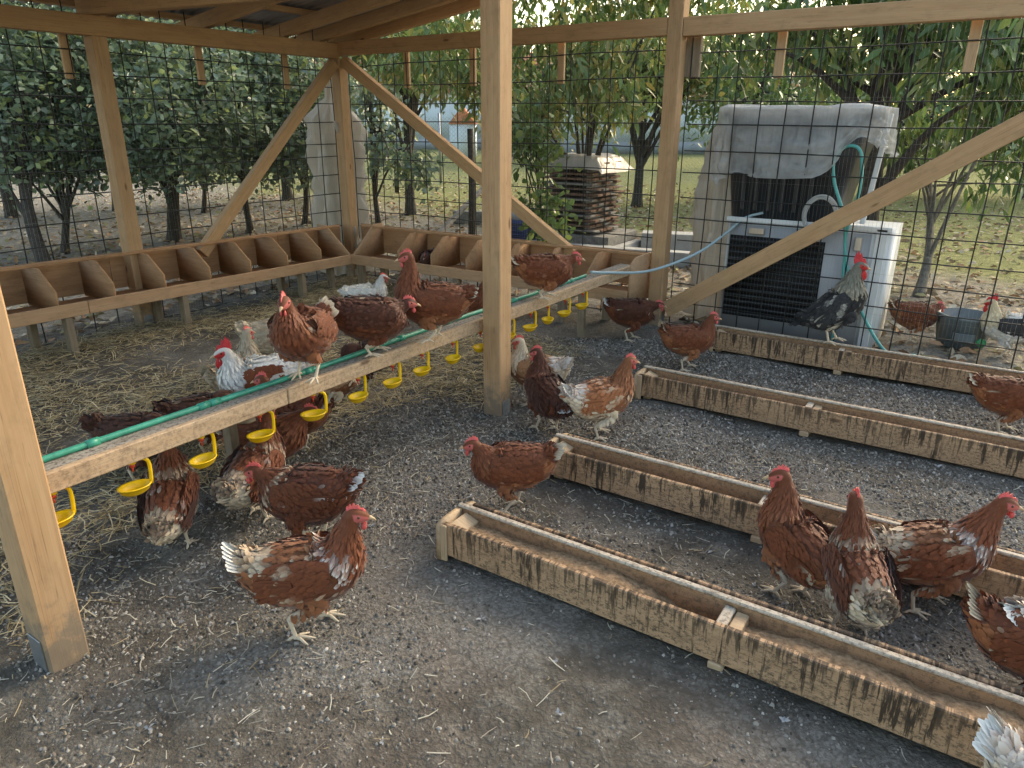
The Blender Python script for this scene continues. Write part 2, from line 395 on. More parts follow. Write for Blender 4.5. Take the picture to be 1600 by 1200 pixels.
def gz(x, y):
    return 0.0
gx = np.arange(-0.5, 8.01, 0.025); gy = np.arange(-7.5, 0.41, 0.025)
X, Y = np.meshgrid(gx, gy, indexing='ij')
def vnoise(X, Y, sc, seed):
    """cheap smooth value noise"""
    r = np.random.default_rng(seed).random((256, 256)); x = X*sc+100; y = Y*sc+100
    i = np.floor(x).astype(int); j = np.floor(y).astype(int); u = x-i; v = y-j
    u = u*u*(3-2*u); v = v*v*(3-2*v); i &= 255; j &= 255; i2 = (i+1) & 255; j2 = (j+1) & 255
    return (r[i, j]*(1-u)+r[i2, j]*u)*(1-v)+(r[i, j2]*(1-u)+r[i2, j2]*u)*v
Z = (vnoise(X, Y, 2.2, 1)-0.5)*0.022+(vnoise(X, Y, 9, 2)-0.5)*0.012+(vnoise(X, Y, 28, 3)-0.5)*0.008
edge = np.clip(np.minimum.reduce([X+0.5, 8.0-X, Y+7.5, 0.4-Y])/0.4, 0, 1)
Z = Z*edge+0.004*edge-0.010*(1-edge)
nx, ny = X.shape; idx = np.arange(nx*ny).reshape(nx, ny)
F = np.stack([idx[:-1, :-1], idx[1:, :-1], idx[1:, 1:], idx[:-1, 1:]], -1).reshape(-1, 4)
o = mk('dirt_floor', np.stack([X, Y, Z], -1), F, 'dirt', smooth=True); o['kind'] = 'structure'
def floor_z(x, y):
    i = np.clip(((np.asarray(x)+0.5)/0.025).astype(int), 0, ZF.shape[0]-1); j = np.clip(((np.asarray(y)+7.5)/0.025).astype(int), 0, ZF.shape[1]-1)
    return ZF[i, j]
ZF = Z
# ------------------------------------------------------------------ shelter
XB, YC, YF = 3.62, -2.42, -4.94
sh = thing('hen_shelter', (0, 0, 0), 'open timber hen shelter with posts, braces, pitched roof and wire mesh walls', 'shelter')
RS = 0.145
def zr(x): return 2.40+RS*(x if x <= XB else 2*XB-x)
def post(x, y, top, base=-0.02):
    return plank('post', (x, y, base), (x, y, top), 0.12, 0.12, 'post', sh, up=(0, 1, 0), bev=0.006)
for x, y, t in ((0, 0, 2.24), (0, -2.47, 2.24), (0, YF, 2.24), (XB, 0, 2.86), (XB, YC, 2.86), (XB, YF, 2.86), (7.24, 0, 2.24), (7.24, YC, 2.24)):
    p = post(x, y, t)
    for s_ in (-1, 1):
        if y < -4.5: plank('post_bracket', (x, y+s_*0.063, 0.0), (x, y+s_*0.063, 0.12), 0.08, 0.005, 'galv', sh, up=(0, 1, 0), bev=0.001)
        else: plank('post_bracket', (x+s_*0.063, y, 0.0), (x+s_*0.063, y, 0.10), 0.005, 0.075, 'galv', sh, up=(0, 1, 0), bev=0.001)
plank('beam', (0, -5.3, 2.31), (0, -0.03, 2.31), 0.10, 0.14, 'beam', sh)
plank('beam', (-0.10, 0.0, 2.335), (XB-0.062, 0, 2.335), 0.10, 0.125, 'beam', sh)
plank('beam', (XB+0.062, 0, 2.325), (7.35, 0, 2.325), 0.10, 0.13, 'beam', sh)
plank('beam', (7.24, -5.3, 2.31), (7.24, -0.06, 2.31), 0.10, 0.14, 'beam', sh)
plank('tie_beam', (-0.12, -2.47, 2.45), (XB-0.062, -2.44, 2.36), 0.09, 0.13, 'beam', sh)
plank('beam', (XB, -5.3, 2.92), (XB, 0.3, 2.92), 0.10, 0.12, 'beam', sh)
for y in (0.26, -0.16, -0.62, -1.45, -2.30, -3.2, -4.1, -5.0):
    plank('rafter', (-0.45, y, zr(-0.45)+0.06), (XB-0.05, y, zr(XB)+0.05), 0.07, 0.115, 'rafter', sh)
for k, x in enumerate(np.arange(-0.35, 3.6, 0.62)):
    plank('purlin', (x, -5.3, zr(x)+0.142), (x, 0.36, zr(x)+0.142), 0.07, 0.045, 'rafter', sh)
# corrugated roof sheets, overlapping strips
def roof_strip(y0, y1, side):
    ny_ = int((y1-y0)/0.0125)+1; yy = np.linspace(y0, y1, ny_)
    xx = np.array([-0.62, 1.5, XB+0.02]) if side < 0 else np.array([XB+0.02, 5.7, 7.9])
    V = []
    for lift in (0, 0.004):
        for x in xx:
            zz = zr(x)+0.185+0.012*np.sin(yy*2*np.pi/0.09)+lift+(0.004 if side > 0 else 0)
            V.append(np.stack([np.full_like(yy, x), yy, zz], -1))
    V = np.concatenate(V); F = []
    for s in (0, 3):
        for a in (0, 1):
            i = (s+a)*ny_+np.arange(ny_-1); F.append(np.stack([i, i+1, i+1+ny_, i+ny_], -1))
    mk('roof_sheet', V, np.concatenate(F), 'roof', sh, smooth=True)
for k, y0 in enumerate(np.arange(-5.4, 0.4, 0.97)):
    for s in (-1,): roof_strip(y0, min(y0+0.965, 0.42), s)
# braces
plank('brace', (3.71, -0.015, 0.155), (6.98, -0.015, 2.36), 0.055, 0.135, 'beam', sh)
plank('brace', (0.09, -0.02, 2.22), (2.80, -0.02, 0.53), 0.07, 0.105, 'beam', sh)
plank('brace', (0.02, -0.09, 2.20), (0.02, -1.86, 0.53), 0.07, 0.105, 'beam', sh)
# short hanging battens outside the mesh
for y in (-3.6, -2.65, -1.53, -0.6): plank('batten', (-0.115, y, 1.94), (-0.115, y, 2.30), 0.065, 0.03, 'rafter', sh, up=(1, 0, 0))
for x in (0.815, 1.614, 2.55, 4.374, 5.57, 6.6): plank('batten', (x, 0.115, 1.96), (x, 0.115, 2.33), 0.065, 0.03, 'rafter', sh, up=(0, 1, 0))
plank('batten', (3.72, 0.10, 1.98), (3.72, 0.10, 2.27), 0.13, 0.05, 'greyleg', sh, up=(0, 1, 0))
# heavy wire mesh
def grid_wires(name, u0, u1, z0, z1, du, dz, r, mat, place, sides=5, jit=0.0):
    us = np.arange(u0, u1+1e-6, du); zs = np.arange(z0, z1+1e-6, dz)
    uj = us+rng.normal(0, jit, len(us)); zj = zs+rng.normal(0, jit, len(zs))
    A = [place(u, z0, 0) for u in uj]+[place(u0, z, 2*r) for z in zj]
    B = [place(u+rng.normal(0, jit*1.2), z1, 0) for u in uj]+[place(u1, z+rng.normal(0, jit*1.5), 2*r) for z in zj]
    if jit:
        A2 = []; B2 = []
        for a_, b_ in zip(np.array(A, float), np.array(B, float)):
            k_ = max(2, int(np.linalg.norm(b_-a_)/0.36)); q_ = a_+(b_-a_)*np.linspace(0, 1, k_+1)[:, None]; w1 = rng.normal(0, 0.0035, (k_+1, 3)); w1[:, 0] *= (abs(a_[0]-b_[0]) < 0.2); w1[0] = 0; w1[-1] = 0
            q_ += w1+np.sin(np.linspace(0, np.pi, k_+1))[:, None]*rng.normal(0, 0.006, 3)*np.array([1, 1, 1]); A2 += list(q_[:-1]); B2 += list(q_[1:])
        A, B = A2, B2
    V, F = prisms(A, B, r, sides); o = mk(name, V, F, mat, sh); o['kind'] = 'stuff'
grid_wires('wire_mesh', -5.25, 0.0, 0.02, 2.5, 0.2, 0.178, 0.0048, 'wire', lambda u, z, d: (-0.075-d, u, z), jit=0.009)
grid_wires('wire_mesh', 0.06, XB, 0.02, 2.40, 0.2, 0.178, 0.0048, 'wire', lambda u, z, d: (u, 0.075+d, z), jit=0.009)
grid_wires('wire_mesh', XB+0.1, 7.24, 0.02, 2.40, 0.19, 0.178, 0.0048, 'wire', lambda u, z, d: (u, 0.075+d, z), jit=0.009)
grid_wires('wire_netting', -5.25, 0.0, 0.02, 2.3, 0.026, 0.30, 0.00055, 'finewire', lambda u, z, d: (-0.088-d, u, z), 3)
grid_wires('wire_netting', 0.0, 7.24, 0.02, 2.3, 0.026, 0.30, 0.00055, 'finewire', lambda u, z, d: (u, 0.09+d, z), 3)

# ------------------------------------------------------------------ nest boxes
def nest_row(name, label, along, s0, s1, divs, legs, tilt, sgn):
    """along(s, d, z) -> world; s runs along the wall, d is depth from the wall"""
    t = thing(name, along((s0+s1)/2, 0.2, 0), label, 'nest boxes')
    zt = lambda s: tilt*(s-s0)
    def pl(nm, a, b, w, h, mat, up=(0, 0, 1)): return plank(nm, along(*a), along(*b), w, h, mat, t, up)
    m = 0.5*(s0+s1)
    pl('front_board', (s0, 0.40, 0.30+zt(s0)), (m+0.6, 0.40, 0.30+zt(m+0.6)), 0.026, 0.097, 'nestfront')
    pl('front_board', (m+0.604, 0.402, 0.301+zt(m+0.6)), (s1, 0.402, 0.298+zt(s1)), 0.026, 0.097, 'nestfront')
    pl('top_strip', (s0-0.15, 0.085, 0.598+zt(s0)), (s1, 0.085, 0.598+zt(s1)), 0.03, 0.024, 'nest')
    pl('floor_board', (s0, 0.19, 0.285+zt(s0)), (s1, 0.19, 0.285+zt(s1)), 0.40, 0.012, 'nest')
    k = 0; ss = np.arange(s0-0.3, s1+0.01, 0.85)
    for a, b in zip(ss[:-1], ss[1:]):
        pl('back_board', (a, -0.064, 0.45+zt(a)), (b-0.004, -0.064, 0.45+zt(b)), 0.010, 0.29, 'nest')
    for s in divs:
        z0 = zt(s)
        poly = [(-0.055, 0.292+z0), (0.386, 0.292+z0), (0.386, 0.445+z0), (0.19, 0.592+z0), (-0.055, 0.592+z0)]
        poly_plate('divider', poly, 0.018, 'nest', t, lambda a, b, th, s=s: along(s+th, a, b))
    z0 = zt(s0)
    poly_plate('end_board', [(-0.055, 0.292), (0.39, 0.292), (0.39, 0.36), (0.07, 0.625), (-0.055, 0.625)], 0.016, 'nestfront', t, lambda a, b, th: along(s0+0.02+th, a, b))
    poly_plate('end_board', [(-0.055, 0.22+zt(s1)), (0.40, 0.22+zt(s1)), (0.40, 0.56+zt(s1)), (0.30, 0.61+zt(s1)), (-0.055, 0.61+zt(s1))], 0.02, 'nestfront', t, lambda a, b, th: along(s1+0.012+th, a, b))
    for s, d in legs:
        pl('leg', (s, d, -0.01), (s, d, 0.25+zt(s)), 0.075, 0.05, 'greyleg', up=(0, 1, 0))
    return t
nest_row('nest_box_row', 'long row of open plywood nest boxes along the leafy left wall', lambda s, d, z: (d, -s, z), 0.40, 4.6,
         [0.80+0.416*k for k in range(9)], [(0.62, 0.30), (1.05, 0.36), (1.05, 0.05), (2.32, 0.37), (2.40, 0.1), (3.25, 0.37), (3.35, 0.02), (4.3, 0.37)], 0.016, -1)
nest_row('nest_box_row', 'row of plywood nest boxes along the back wall ending at the drinker bar', lambda s, d, z: (s, -d, z), 0.40, 3.52,
         [1.033+0.42*k for k in range(6)], [(0.50, 0.37), (0.56, 0.1), (1.75, 0.37), (1.9, 0.05), (2.9, 0.37), (3.2, 0.1)], 0.004, 1)

# ------------------------------------------------------------------ feeding troughs
def trough(x0, yf, L, label, blocks, feedlevel, seed):
    t = thing('feeding_trough', (x0, yf, 0), label, 'trough', 'long wooden feeding troughs')
    r = random.Random(seed); x1 = x0+L
    plank('front_board', (x0+0.02, yf, 0.100), (x1-0.02, yf, 0.100), 0.024, 0.140, 'trough', t)
    plank('floor_board', (x0+0.02, yf+0.07, 0.052), (x1-0.02, yf+0.07, 0.052), 0.114, 0.014, 'troughin', t)
    plank('middle_board', (x0+0.01, yf+0.138, 0.097), (x1-0.01, yf+0.138, 0.097), 0.018, 0.144, 'troughin', t)
    plank('rail', (x0-0.005, yf+0.136, 0.177), (x1, yf+0.136, 0.177), 0.026, 0.013, 'rail', t)
    plank('rear_board', (x0+0.03, yf+0.188, 0.10), (x1-0.02, yf+0.188, 0.10), 0.02, 0.138, 'trough', t)
    plank('rear_floor', (x0+0.03, yf+0.1625, 0.09), (x1-0.02, yf+0.1625, 0.09), 0.030, 0.012, 'troughin', t)
    for xe in (x0+0.008, x1-0.008):
        poly_plate('end_board', [(-0.02, 0.004), (0.124, 0.004), (0.124, 0.172), (0.02, 0.172), (-0.02, 0.160)], 0.022, 'block', t, lambda a, b, th, xe=xe: (xe+th, yf+a, b))
        poly_plate('end_board', [(0.150, 0.004), (0.205, 0.004), (0.205, 0.165), (0.150, 0.178)], 0.022, 'block', t, lambda a, b, th, xe=xe: (xe+th+0.012, yf+a, b))
    plank('corner_block', (x0+0.035, yf+0.07, 0.148), (x0+0.10, yf+0.07, 0.125), 0.11, 0.03, 'block', t)
    plank('corner_post', (x0+0.034, yf-0.018, 0.008), (x0+0.034, yf-0.018, 0.168), 0.03, 0.012, 'block', t, up=(0, 1, 0))
    for bxp in blocks:
        plank('cross_block', (bxp-0.03, yf+0.07, 0.145), (bxp+0.005, yf+0.07, 0.145), 0.11, 0.03, 'rail', t)
        plank('cross_block', (bxp+0.009, yf+0.07, 0.125), (bxp+0.05, yf+0.07, 0.125), 0.11, 0.05, 'block', t)
        plank('foot', (bxp-0.03, yf+0.08, 0.015), (bxp+0.02, yf+0.08, 0.015), 0.20, 0.03, 'block', t)
    plank('foot', (x0+0.05, yf+0.10, 0.015), (x0+0.10, yf+0.10, 0.015), 0.16, 0.03, 'block', t)
    # feed heaped in each compartment
    cuts = [x0+0.05]+list(blocks)+[x1-0.05]
    for a, b in zip(cuts[:-1], cuts[1:]):
        nx_ = 90; ny_ = 9; xx = np.linspace(a+0.02, b-0.05, nx_); yy = np.linspace(yf+0.012, yf+0.129, ny_)
        Xg, Yg = np.meshgrid(xx, yy, indexing='ij'); u = (Xg-a)/(b-a)
        fall = np.clip((0.86-u)/0.12, 0, 1)
        Zg = 0.061+(feedlevel*fall)*(0.75+0.5*vnoise(Xg, Yg, 6, seed))+0.012*vnoise(Xg, Yg, 40, seed+5)-0.02*np.abs((Yg-yf-0.07)/0.06)**2*fall*0.6
        Zg = np.maximum(Zg, 0.0605)
        id_ = np.arange(nx_*ny_).reshape(nx_, ny_)
        Fq = np.stack([id_[:-1, :-1], id_[1:, :-1], id_[1:, 1:], id_[:-1, 1:]], -1).reshape(-1, 4)
        o = mk('feed', np.stack([Xg, Yg, Zg], -1), Fq, 'feed', t, smooth=True); o['kind'] = 'stuff'
    return t
trough(4.29, -3.80, 2.5, 'nearest long wooden trough with dark drip stains, half full of feed', [5.43], 0.065, 21)
trough(4.27, -2.97, 2.5, 'second wooden trough from the front, behind the hen facing left on its end', [5.33], 0.035, 22)
trough(4.20, -1.72, 2.6, 'third wooden trough from the front, starting by the orange and white hen', [5.24], 0.015, 23)
trough(4.25, -0.49, 2.6, 'farthest wooden trough, against the mesh wall with the black rooster on its rim', [5.19], 0.015, 24)

# ------------------------------------------------------------------ drinker bar
XD = 3.50
db = thing('drinker_bar', (XD, -2.5, 0), 'long timber drinker bar with green pipe and yellow cups, used as a perch', 'drinker bar')
def zb(y): return 0.555-0.006*(y+4.8)
segs = [(-4.98, -3.86), (-3.857, -2.36), (-2.357, -0.30)]
for a, b in segs:
    plank('face_board', (XD+0.014, a, zb(a)), (XD+0.014, b, zb(b)), 0.028, 0.072, 'barface', db)
    plank('top_board', (XD-0.054, a, zb(a)+0.018), (XD-0.054, b, zb(b)+0.018), 0.104, 0.026, 'bartop', db)
for a, b in ((-4.98, -2.6), (-2.597, -0.6)):
    plank('rear_rail', (XD-0.235, a, 0.475), (XD-0.235, b, 0.455), 0.05, 0.055, 'nest', db)
    plank('rear_rail', (XD-0.235, a, 0.506), (XD-0.235, b, 0.486), 0.03, 0.008, 'rail', db)
for y in (-3.98, -0.7):
    plank('leg', (XD-0.235, y, -0.01), (XD-0.235, y, 0.447), 0.06, 0.04, 'greyleg', db)
    plank('spreader', (XD-0.25, y-0.05, 0.43), (XD, y-0.05, 0.50), 0.04, 0.03, 'greyleg', db)
V, F = tube(smooth_path([(XD-0.072+0.008*math.sin(y*3), y, zb(y)+0.043) for y in np.arange(-4.97, -0.9, 0.2)], 60), 0.0115, 10)
pipe = mk('water_pipe', V, F, 'greenpipe', db, smooth=True)
for y in (-4.62, -4.19, -4.14, -3.66, -3.2, -3.02, -2.62, -2.2, -1.95, -1.65, -1.35, -1.2):
    V, F = tube([(XD-0.072+0.008*math.sin(y*3), y-0.022, zb(y)+0.043), (XD-0.072+0.008*math.sin(y*3), y+0.022, zb(y)+0.043)], 0.0155, 10)
    mk('pipe_joint', V, F, 'greenpipe', db, smooth=True)
# cups: one mesh each for cup, nipple, shared between copies
def cup_parts():
    parts = []
    n = 20; a = np.linspace(0, 2*np.pi, n, endpoint=False)
    # oval tray
    def ring(rx, ry, z): return np.stack([rx*np.cos(a), ry*np.sin(a)-0.005, np.full(n, z)], -1)
    rings = [ring(0.018, 0.028, -0.012), ring(0.030, 0.043, 0.0), ring(0.034, 0.049, 0.015), ring(0.0375, 0.0525, 0.016), ring(0.0375, 0.0525, 0.020), ring(0.031, 0.046, 0.018), ring(0.026, 0.039, 0.003), ring(0.012, 0.02, -0.007)]
    V = np.concatenate(rings); F = []
    for k in range(len(rings)-1):
        i = np.arange(n); F.append(np.stack([k*n+i, k*n+(i+1) % n, (k+1)*n+(i+1) % n, (k+1)*n+i], -1))
    parts.append((V, [np.concatenate(F), np.array([list(range(n))[::-1], list(range((len(rings)-1)*n, len(rings)*n))])]))
    # bent arm: up from the far end of the tray, over to the nipple
    path = [(0, 0.047, 0.01), (0, 0.050, 0.05), (0, 0.050, 0.082), (0, 0.046, 0.098), (0, 0.034, 0.108), (0, 0.014, 0.111), (0, 0.0, 0.112)]
    V, F = tube(smooth_path(path, 16), 0.0062, 8); parts.append((V, F))
    V, F = tube([(0, 0.0, 0.101), (0, 0, 0.123)], 0.013, 10); parts.append((V, F))
    return join(parts)
cm = mesh_np('drinker_cup', *cup_parts(), smooth=True); cm.materials.append(M['yellow'])
nv = join([tube([(0, 0, 0.101), (0, 0, 0.088)], 0.0085, 8), tube([(0, 0, 0.088), (0, 0, 0.070)], 0.0030, 6)])
nm_ = mesh_np('nipple', *nv); nm_.materials.append(M['red'])
for k, y in enumerate([-4.79, -4.52, -4.245, -3.965, -3.68, -3.40, -3.155, -2.925, -2.665, -2.40, -2.10, -1.85, -1.62, -1.39, -1.125]):
    c = bpy.data.objects.new('drinker_cup', cm); COL.objects.link(c); c.parent = db; c.matrix_parent_inverse = Matrix.Translation(-Vector(db.location))
    c.location = (XD+0.0+rng.normal(0, 0.004), y-0.02, zb(y)-0.036-0.118); c.rotation_euler = (0, 0, rng.normal(0, 0.18)); c.scale = (1.12, 1.12, 1.05)
    q = bpy.data.objects.new('nipple', nm_); COL.objects.link(q); q.parent = c

# pale hose from the bar end out through the mesh to the tub
hp = [(XD-0.04, -0.95, 0.60), (XD+0.02, -0.78, 0.575), (3.70, -0.42, 0.55), (3.95, -0.12, 0.66), (4.10, 0.10, 0.80), (4.22, 0.20, 0.93), (4.35, 0.26, 0.98)]
V, F = tube(smooth_path(hp, 50), 0.011, 8); o = mk('water_hose', V, F, 'bluehose', smooth=True)
tag(o, 'pale blue hose sagging from the drinker bar out through the mesh', 'hose')

# ------------------------------------------------------------------ appliance, tub and plastic outside the back wall
fr = thing('old_appliance', (4.7, 0.5, 0), 'old grey and white appliance with black louvred front standing outside the mesh', 'appliance')
F0 = 0.19
mk('body', *bx(4.10, 5.30, F0+0.02, 0.85, 0.0, 0.91), 'white', fr)
mk('front_panel', *bx(4.12, 5.17, F0+0.005, F0+0.018, 0.03, 0.885), 'greypanel', fr)
plank('frame_strip', (5.235, F0+0.0, 0.0), (5.235, F0+0.0, 0.93), 0.075, 0.03, 'white', fr, up=(0, 1, 0))
plank('frame_strip', (4.09, F0+0.0, 0.925), (5.30, F0+0.0, 0.925), 0.03, 0.035, 'white', fr)
mk('louvre_panel', *bx(4.13, 4.86, F0-0.004, F0+0.003, 0.14, 0.80), 'grille', fr)
for k in range(13):
    plank('louvre', (4.135, F0-0.012, 0.165+0.05*k), (4.855, F0-0.012, 0.165+0.05*k), 0.02, 0.022, 'black', fr, up=(0, -0.5, 1))
plank('latch', (4.28, F0-0.012, 0.845), (4.40, F0-0.012, 0.845), 0.03, 0.05, 'chrome', fr)
plank('latch', (5.09, F0-0.012, 0.76), (5.09, F0-0.012, 0.86), 0.05, 0.03, 'chrome', fr, up=(0, 1, 0))
# black tapered tub
tb = thing('plastic_tub', (4.55, 0.55, 0.93), 'black tapered plastic tub on the appliance, half covered by a sheet', 'tub')
def rrect(cx, cy, hx, hy, z, rad=0.08, k=5):
    P = []
    for sx, sy, a0 in ((1, 1, 0), (-1, 1, 90), (-1, -1, 180), (1, -1, 270)):
        for j in range(k):
            a = math.radians(a0+90*j/(k-1)); P.append((cx+sx*(hx-rad)+rad*math.cos(a), cy+sy*(hy-rad)+rad*math.sin(a), z))
    return np.array(P)
def loft(rings, cap0=True, cap1=True):
    n = len(rings[0]); V = np.concatenate(rings); F = []; i = np.arange(n)
    for k in range(len(rings)-1): F.append(np.stack([k*n+i, k*n+(i+1) % n, (k+1)*n+(i+1) % n, (k+1)*n+i], -1))
    out = [np.concatenate(F)]; caps = []
    if cap0: caps.append(list(range(n))[::-1])
    if cap1: caps.append(list(range((len(rings)-1)*n, len(rings)*n)))
    if caps: out.append(np.array(caps))
    return V, out
cx_, cy_ = 4.52, 0.56
mk('tub_body', *loft([rrect(cx_-0.04, cy_, 0.40, 0.30, 0.935), rrect(cx_-0.02, cy_, 0.47, 0.34, 1.40), rrect(cx_, cy_, 0.53, 0.37, 1.72)]), 'black', tb)
mk('tub_rim', *loft([rrect(cx_, cy_, 0.555, 0.395, 1.70), rrect(cx_, cy_, 0.56, 0.40, 1.745), rrect(cx_, cy_, 0.54, 0.38, 1.75)]), 'black', tb)
for k in range(6):
    plank('tub_rib', (cx_-0.33+0.1*k, cy_-0.335-0.004, 1.0), (cx_-0.34+0.105*k, cy_-0.372, 1.42), 0.03, 0.012, 'black', tb, up=(0, 1, 0))
plank('side_post', (5.06, 0.42, 0.93), (5.13, 0.42, 1.72), 0.035, 0.04, 'white', tb, up=(0, 1, 0))
# covering sheet over the tub
def cover():
    nu, nvv = 160, 34; V = []
    u = np.linspace(0, 2*np.pi, nu, endpoint=False)
    # half sizes a bit larger than rim; hem hangs to varying heights
    hem = 0.48+0.08*np.sin(u*2+0.6)+0.05*np.sin(u*5+1)+0.03*np.sin(u*9)
    hem = 0.29+0.05*np.sin(u*3+1)+0.03*np.sin(u*7)+0.26*np.exp(-((u-4.05)/0.5)**2)+0.12*np.exp(-((u-4.75)/0.2)**2)-0.02*np.exp(-((u-5.35)/0.3)**2)
    for j in range(nvv):
        t = j/(nvv-1)
        if t < 0.3:
            s = t/0.3; rx, ry = 0.60*s, 0.445*s; z = 1.775+0.012*np.sin(u*3+s*5)*s; d = 0*u
        else:
            s = (t-0.3)/0.7; z = 1.765-hem*s; wr = 0.012+0.035*s
            d = 0.010+wr*0.8*(np.abs(np.sin(u*7+1.5*np.sin(u*3)+s*1.5))-0.5+0.5*np.abs(np.sin(u*15+1.3+s*2.5))-0.3)*(0.4+0.6*s)+0.01*s
            rx, ry = 0.60, 0.445
        cr_ = 0.03*s*(vnoise(u*2.2+3, np.full(nu, t*7.0), 1.9, 301)-0.5)+0.035*s*(vnoise(u*5+3, np.full(nu, t*15.0), 2.0, 302)-0.5); d = d+cr_; z = z+0.4*cr_
        p = 0.36
        c, sn = np.cos(u), np.sin(u); px = np.sign(c)*np.abs(c)**p*(rx+d); py = np.sign(sn)*np.abs(sn)**p*(ry+d)
        V.append(np.stack([cx_+px, cy_+py, z+0*u], -1))
    return loft(V, False, False)
o = mk('plastic_sheet', *cover(), 'sheet', smooth=True)
tag(o, 'crumpled translucent plastic sheet draped over the black tub', 'plastic sheet')
# gathered beige drape hanging at the left of the appliance
def drape(cx, cy, z0, z1, rfun, folds, seed, ax=1.0, ay=0.7):
    nu = 120; rr = np.random.default_rng(seed); ph = rr.random(6)*6.28; u = np.linspace(0, 2*np.pi, nu, endpoint=False); R = []
    for t in np.linspace(0, 1, 40):
        r = rfun(t); w = r*(1+0.14*np.sin(u*folds+ph[0]+1.5*np.sin(2*t+ph[1]))+0.06*np.sin(u*folds*1.9+ph[2]+3*t)+0.04*np.sin(u*3+ph[3]+5*t))
        w = w*(1+0.2*(vnoise(u*2.0+5, np.full(nu, t*6.0), 1.7, seed+310)-0.5)+0.3*(vnoise(u*5.0+5, np.full(nu, t*16.0), 1.7, seed+311)-0.5))
        R.append(np.stack([cx+ax*w*np.cos(u)+0.03*math.sin(3*t+ph[4]), cy+ay*w*np.sin(u), np.full(nu, z1+(z0-z1)*t)+0.02*np.sin(5*u+ph[5])*t], -1))
    return loft(R, True, False)
V, F = drape(3.93, 0.50, 0.03, 1.62, lambda t: 0.10+0.14*t**0.7+0.05*math.sin(t*5), 9, 5, 1.0, 0.8)
o = mk('plastic_drape', V, F, 'drape', smooth=True)
tag(o, 'beige plastic drape hanging in folds left of the appliance', 'plastic sheet')
V, F = drape(-0.27, 0.14, 0.02, 2.15, lambda t: 0.05+0.03*t if t < 0.13 else (0.055+0.20*min(1, (t-0.13)/0.11)**0.8)*(1.0+0.04*math.sin(t*9)), 8, 9, 1.1, 1.0)
o = mk('plastic_curtain', V, F, 'drape', smooth=True)
tag(o, 'bundled white plastic curtain gathered outside the corner post', 'plastic sheet')
# hoses by the tub
V, F = tube(smooth_path([(5.02, 0.16, 0.03), (5.03, 0.15, 0.5), (4.98, 0.15, 0.95), (4.86, 0.16, 1.25), (4.84, 0.17, 1.42), (4.92, 0.17, 1.50), (5.01, 0.17, 1.45), (5.04, 0.16, 1.2), (5.0, 0.15, 0.85), (5.08, 0.14, 0.55), (5.24, 0.13, 0.25), (5.42, 0.15, 0.03), (5.6, 0.25, 0.015)], 110), 0.012, 8)
o = mk('garden_hose', V, F, 'tealhose', smooth=True); tag(o, 'teal garden hose looped up against the black tub', 'hose')
pts = []
for k in range(150):
    a = k/150*4*2*math.pi; rr_ = 0.135+0.012*math.sin(a*0.7)
    pts.append((4.80+rr_*0.85*math.cos(a), F0-0.035-0.012*(k % 7)/7, 1.00+rr_*math.sin(a)))
V, F = tube(pts, 0.009, 7); o = mk('coiled_tube', V, F, 'sheet', smooth=True); tag(o, 'coil of clear tubing hung in front of the appliance', 'tubing coil')

# ------------------------------------------------------------------ yard things
pt = thing('slate_tub', (5.86, 0.83, 0), 'slate grey waterer tub with green cap between the two birds outside', 'tub')
def ngon(cx, cy, r, z, n=8, rot=0.2): return np.array([(cx+r*math.cos(rot+2*math.pi*k/n), cy+r*math.sin(rot+2*math.pi*k/n), z) for k in range(n)])
mk('tub_wall', *loft([ngon(5.86, 0.83, 0.17, 0.0), ngon(5.86, 0.83, 0.205, 0.22), ngon(5.86, 0.83, 0.218, 0.235), ngon(5.86, 0.83, 0.218, 0.255), ngon(5.86, 0.83, 0.20, 0.255), ngon(5.86, 0.83, 0.18, 0.15)]), 'pot', pt)
V, F = tube([(5.99, 0.62, 0.09), (6.00, 0.595, 0.09)], 0.032, 14); mk('cap', V, F, 'greencap', pt)
plank('moulded_panel', (5.80, 0.632, 0.10), (5.95, 0.632, 0.10), 0.012, 0.07, 'pot', pt, up=(0, 0, 1))

st = thing('shingle_stack', (1.2, 3.2, 0), 'tall stack of weathered boards under a grey sheet beyond the back wall', 'stack')
zc = 0.28
for k in range(14):
    h = 0.06+0.012*random.random(); x0_ = 0.80+random.uniform(-0.05, 0.05); x1_ = 1.55+random.uniform(-0.05, 0.05)
    for j in range(5):
        yy_ = 2.85+0.17*j+random.uniform(-0.015, 0.015)
        plank('board', (x0_+random.uniform(-.03, .03), yy_, zc+h/2-0.012), (x1_+random.uniform(-.03, .03), yy_+random.uniform(-.02, .02), zc+h/2-0.012), 0.15, h*0.42, 'darkwood' if (k+j) % 3 else 'greywood', st, bev=0.003)
    for xx_ in (0.9, 1.45): plank('spacer', (xx_, 2.80, zc+h*0.86), (xx_, 3.6, zc+h*0.86), 0.05, h*0.35, 'greywood', st, bev=0)
    zc += h
plank('pallet', (0.7, 3.2, 0.19), (1.8, 3.2, 0.19), 0.9, 0.12, 'greywood', st)
for xx_ in (0.8, 1.7): plank('foundation_block', (xx_, 3.2, 0.05), (xx_+0.2, 3.2, 0.05), 0.9, 0.15, 'concrete', st)
nuv = 24; Xg, Yg = np.meshgrid(np.linspace(0.66, 1.70, nuv), np.linspace(2.68, 3.68, nuv), indexing='ij')
Zg = zc+0.02+0.05*vnoise(Xg, Yg, 5, 77)
eg = np.maximum(np.maximum(0.80-Xg, Xg-1.55), np.maximum(2.80-Yg, Yg-3.55)); Zg -= np.clip(eg, 0, 1)*1.3
id_ = np.arange(nuv*nuv).reshape(nuv, nuv)
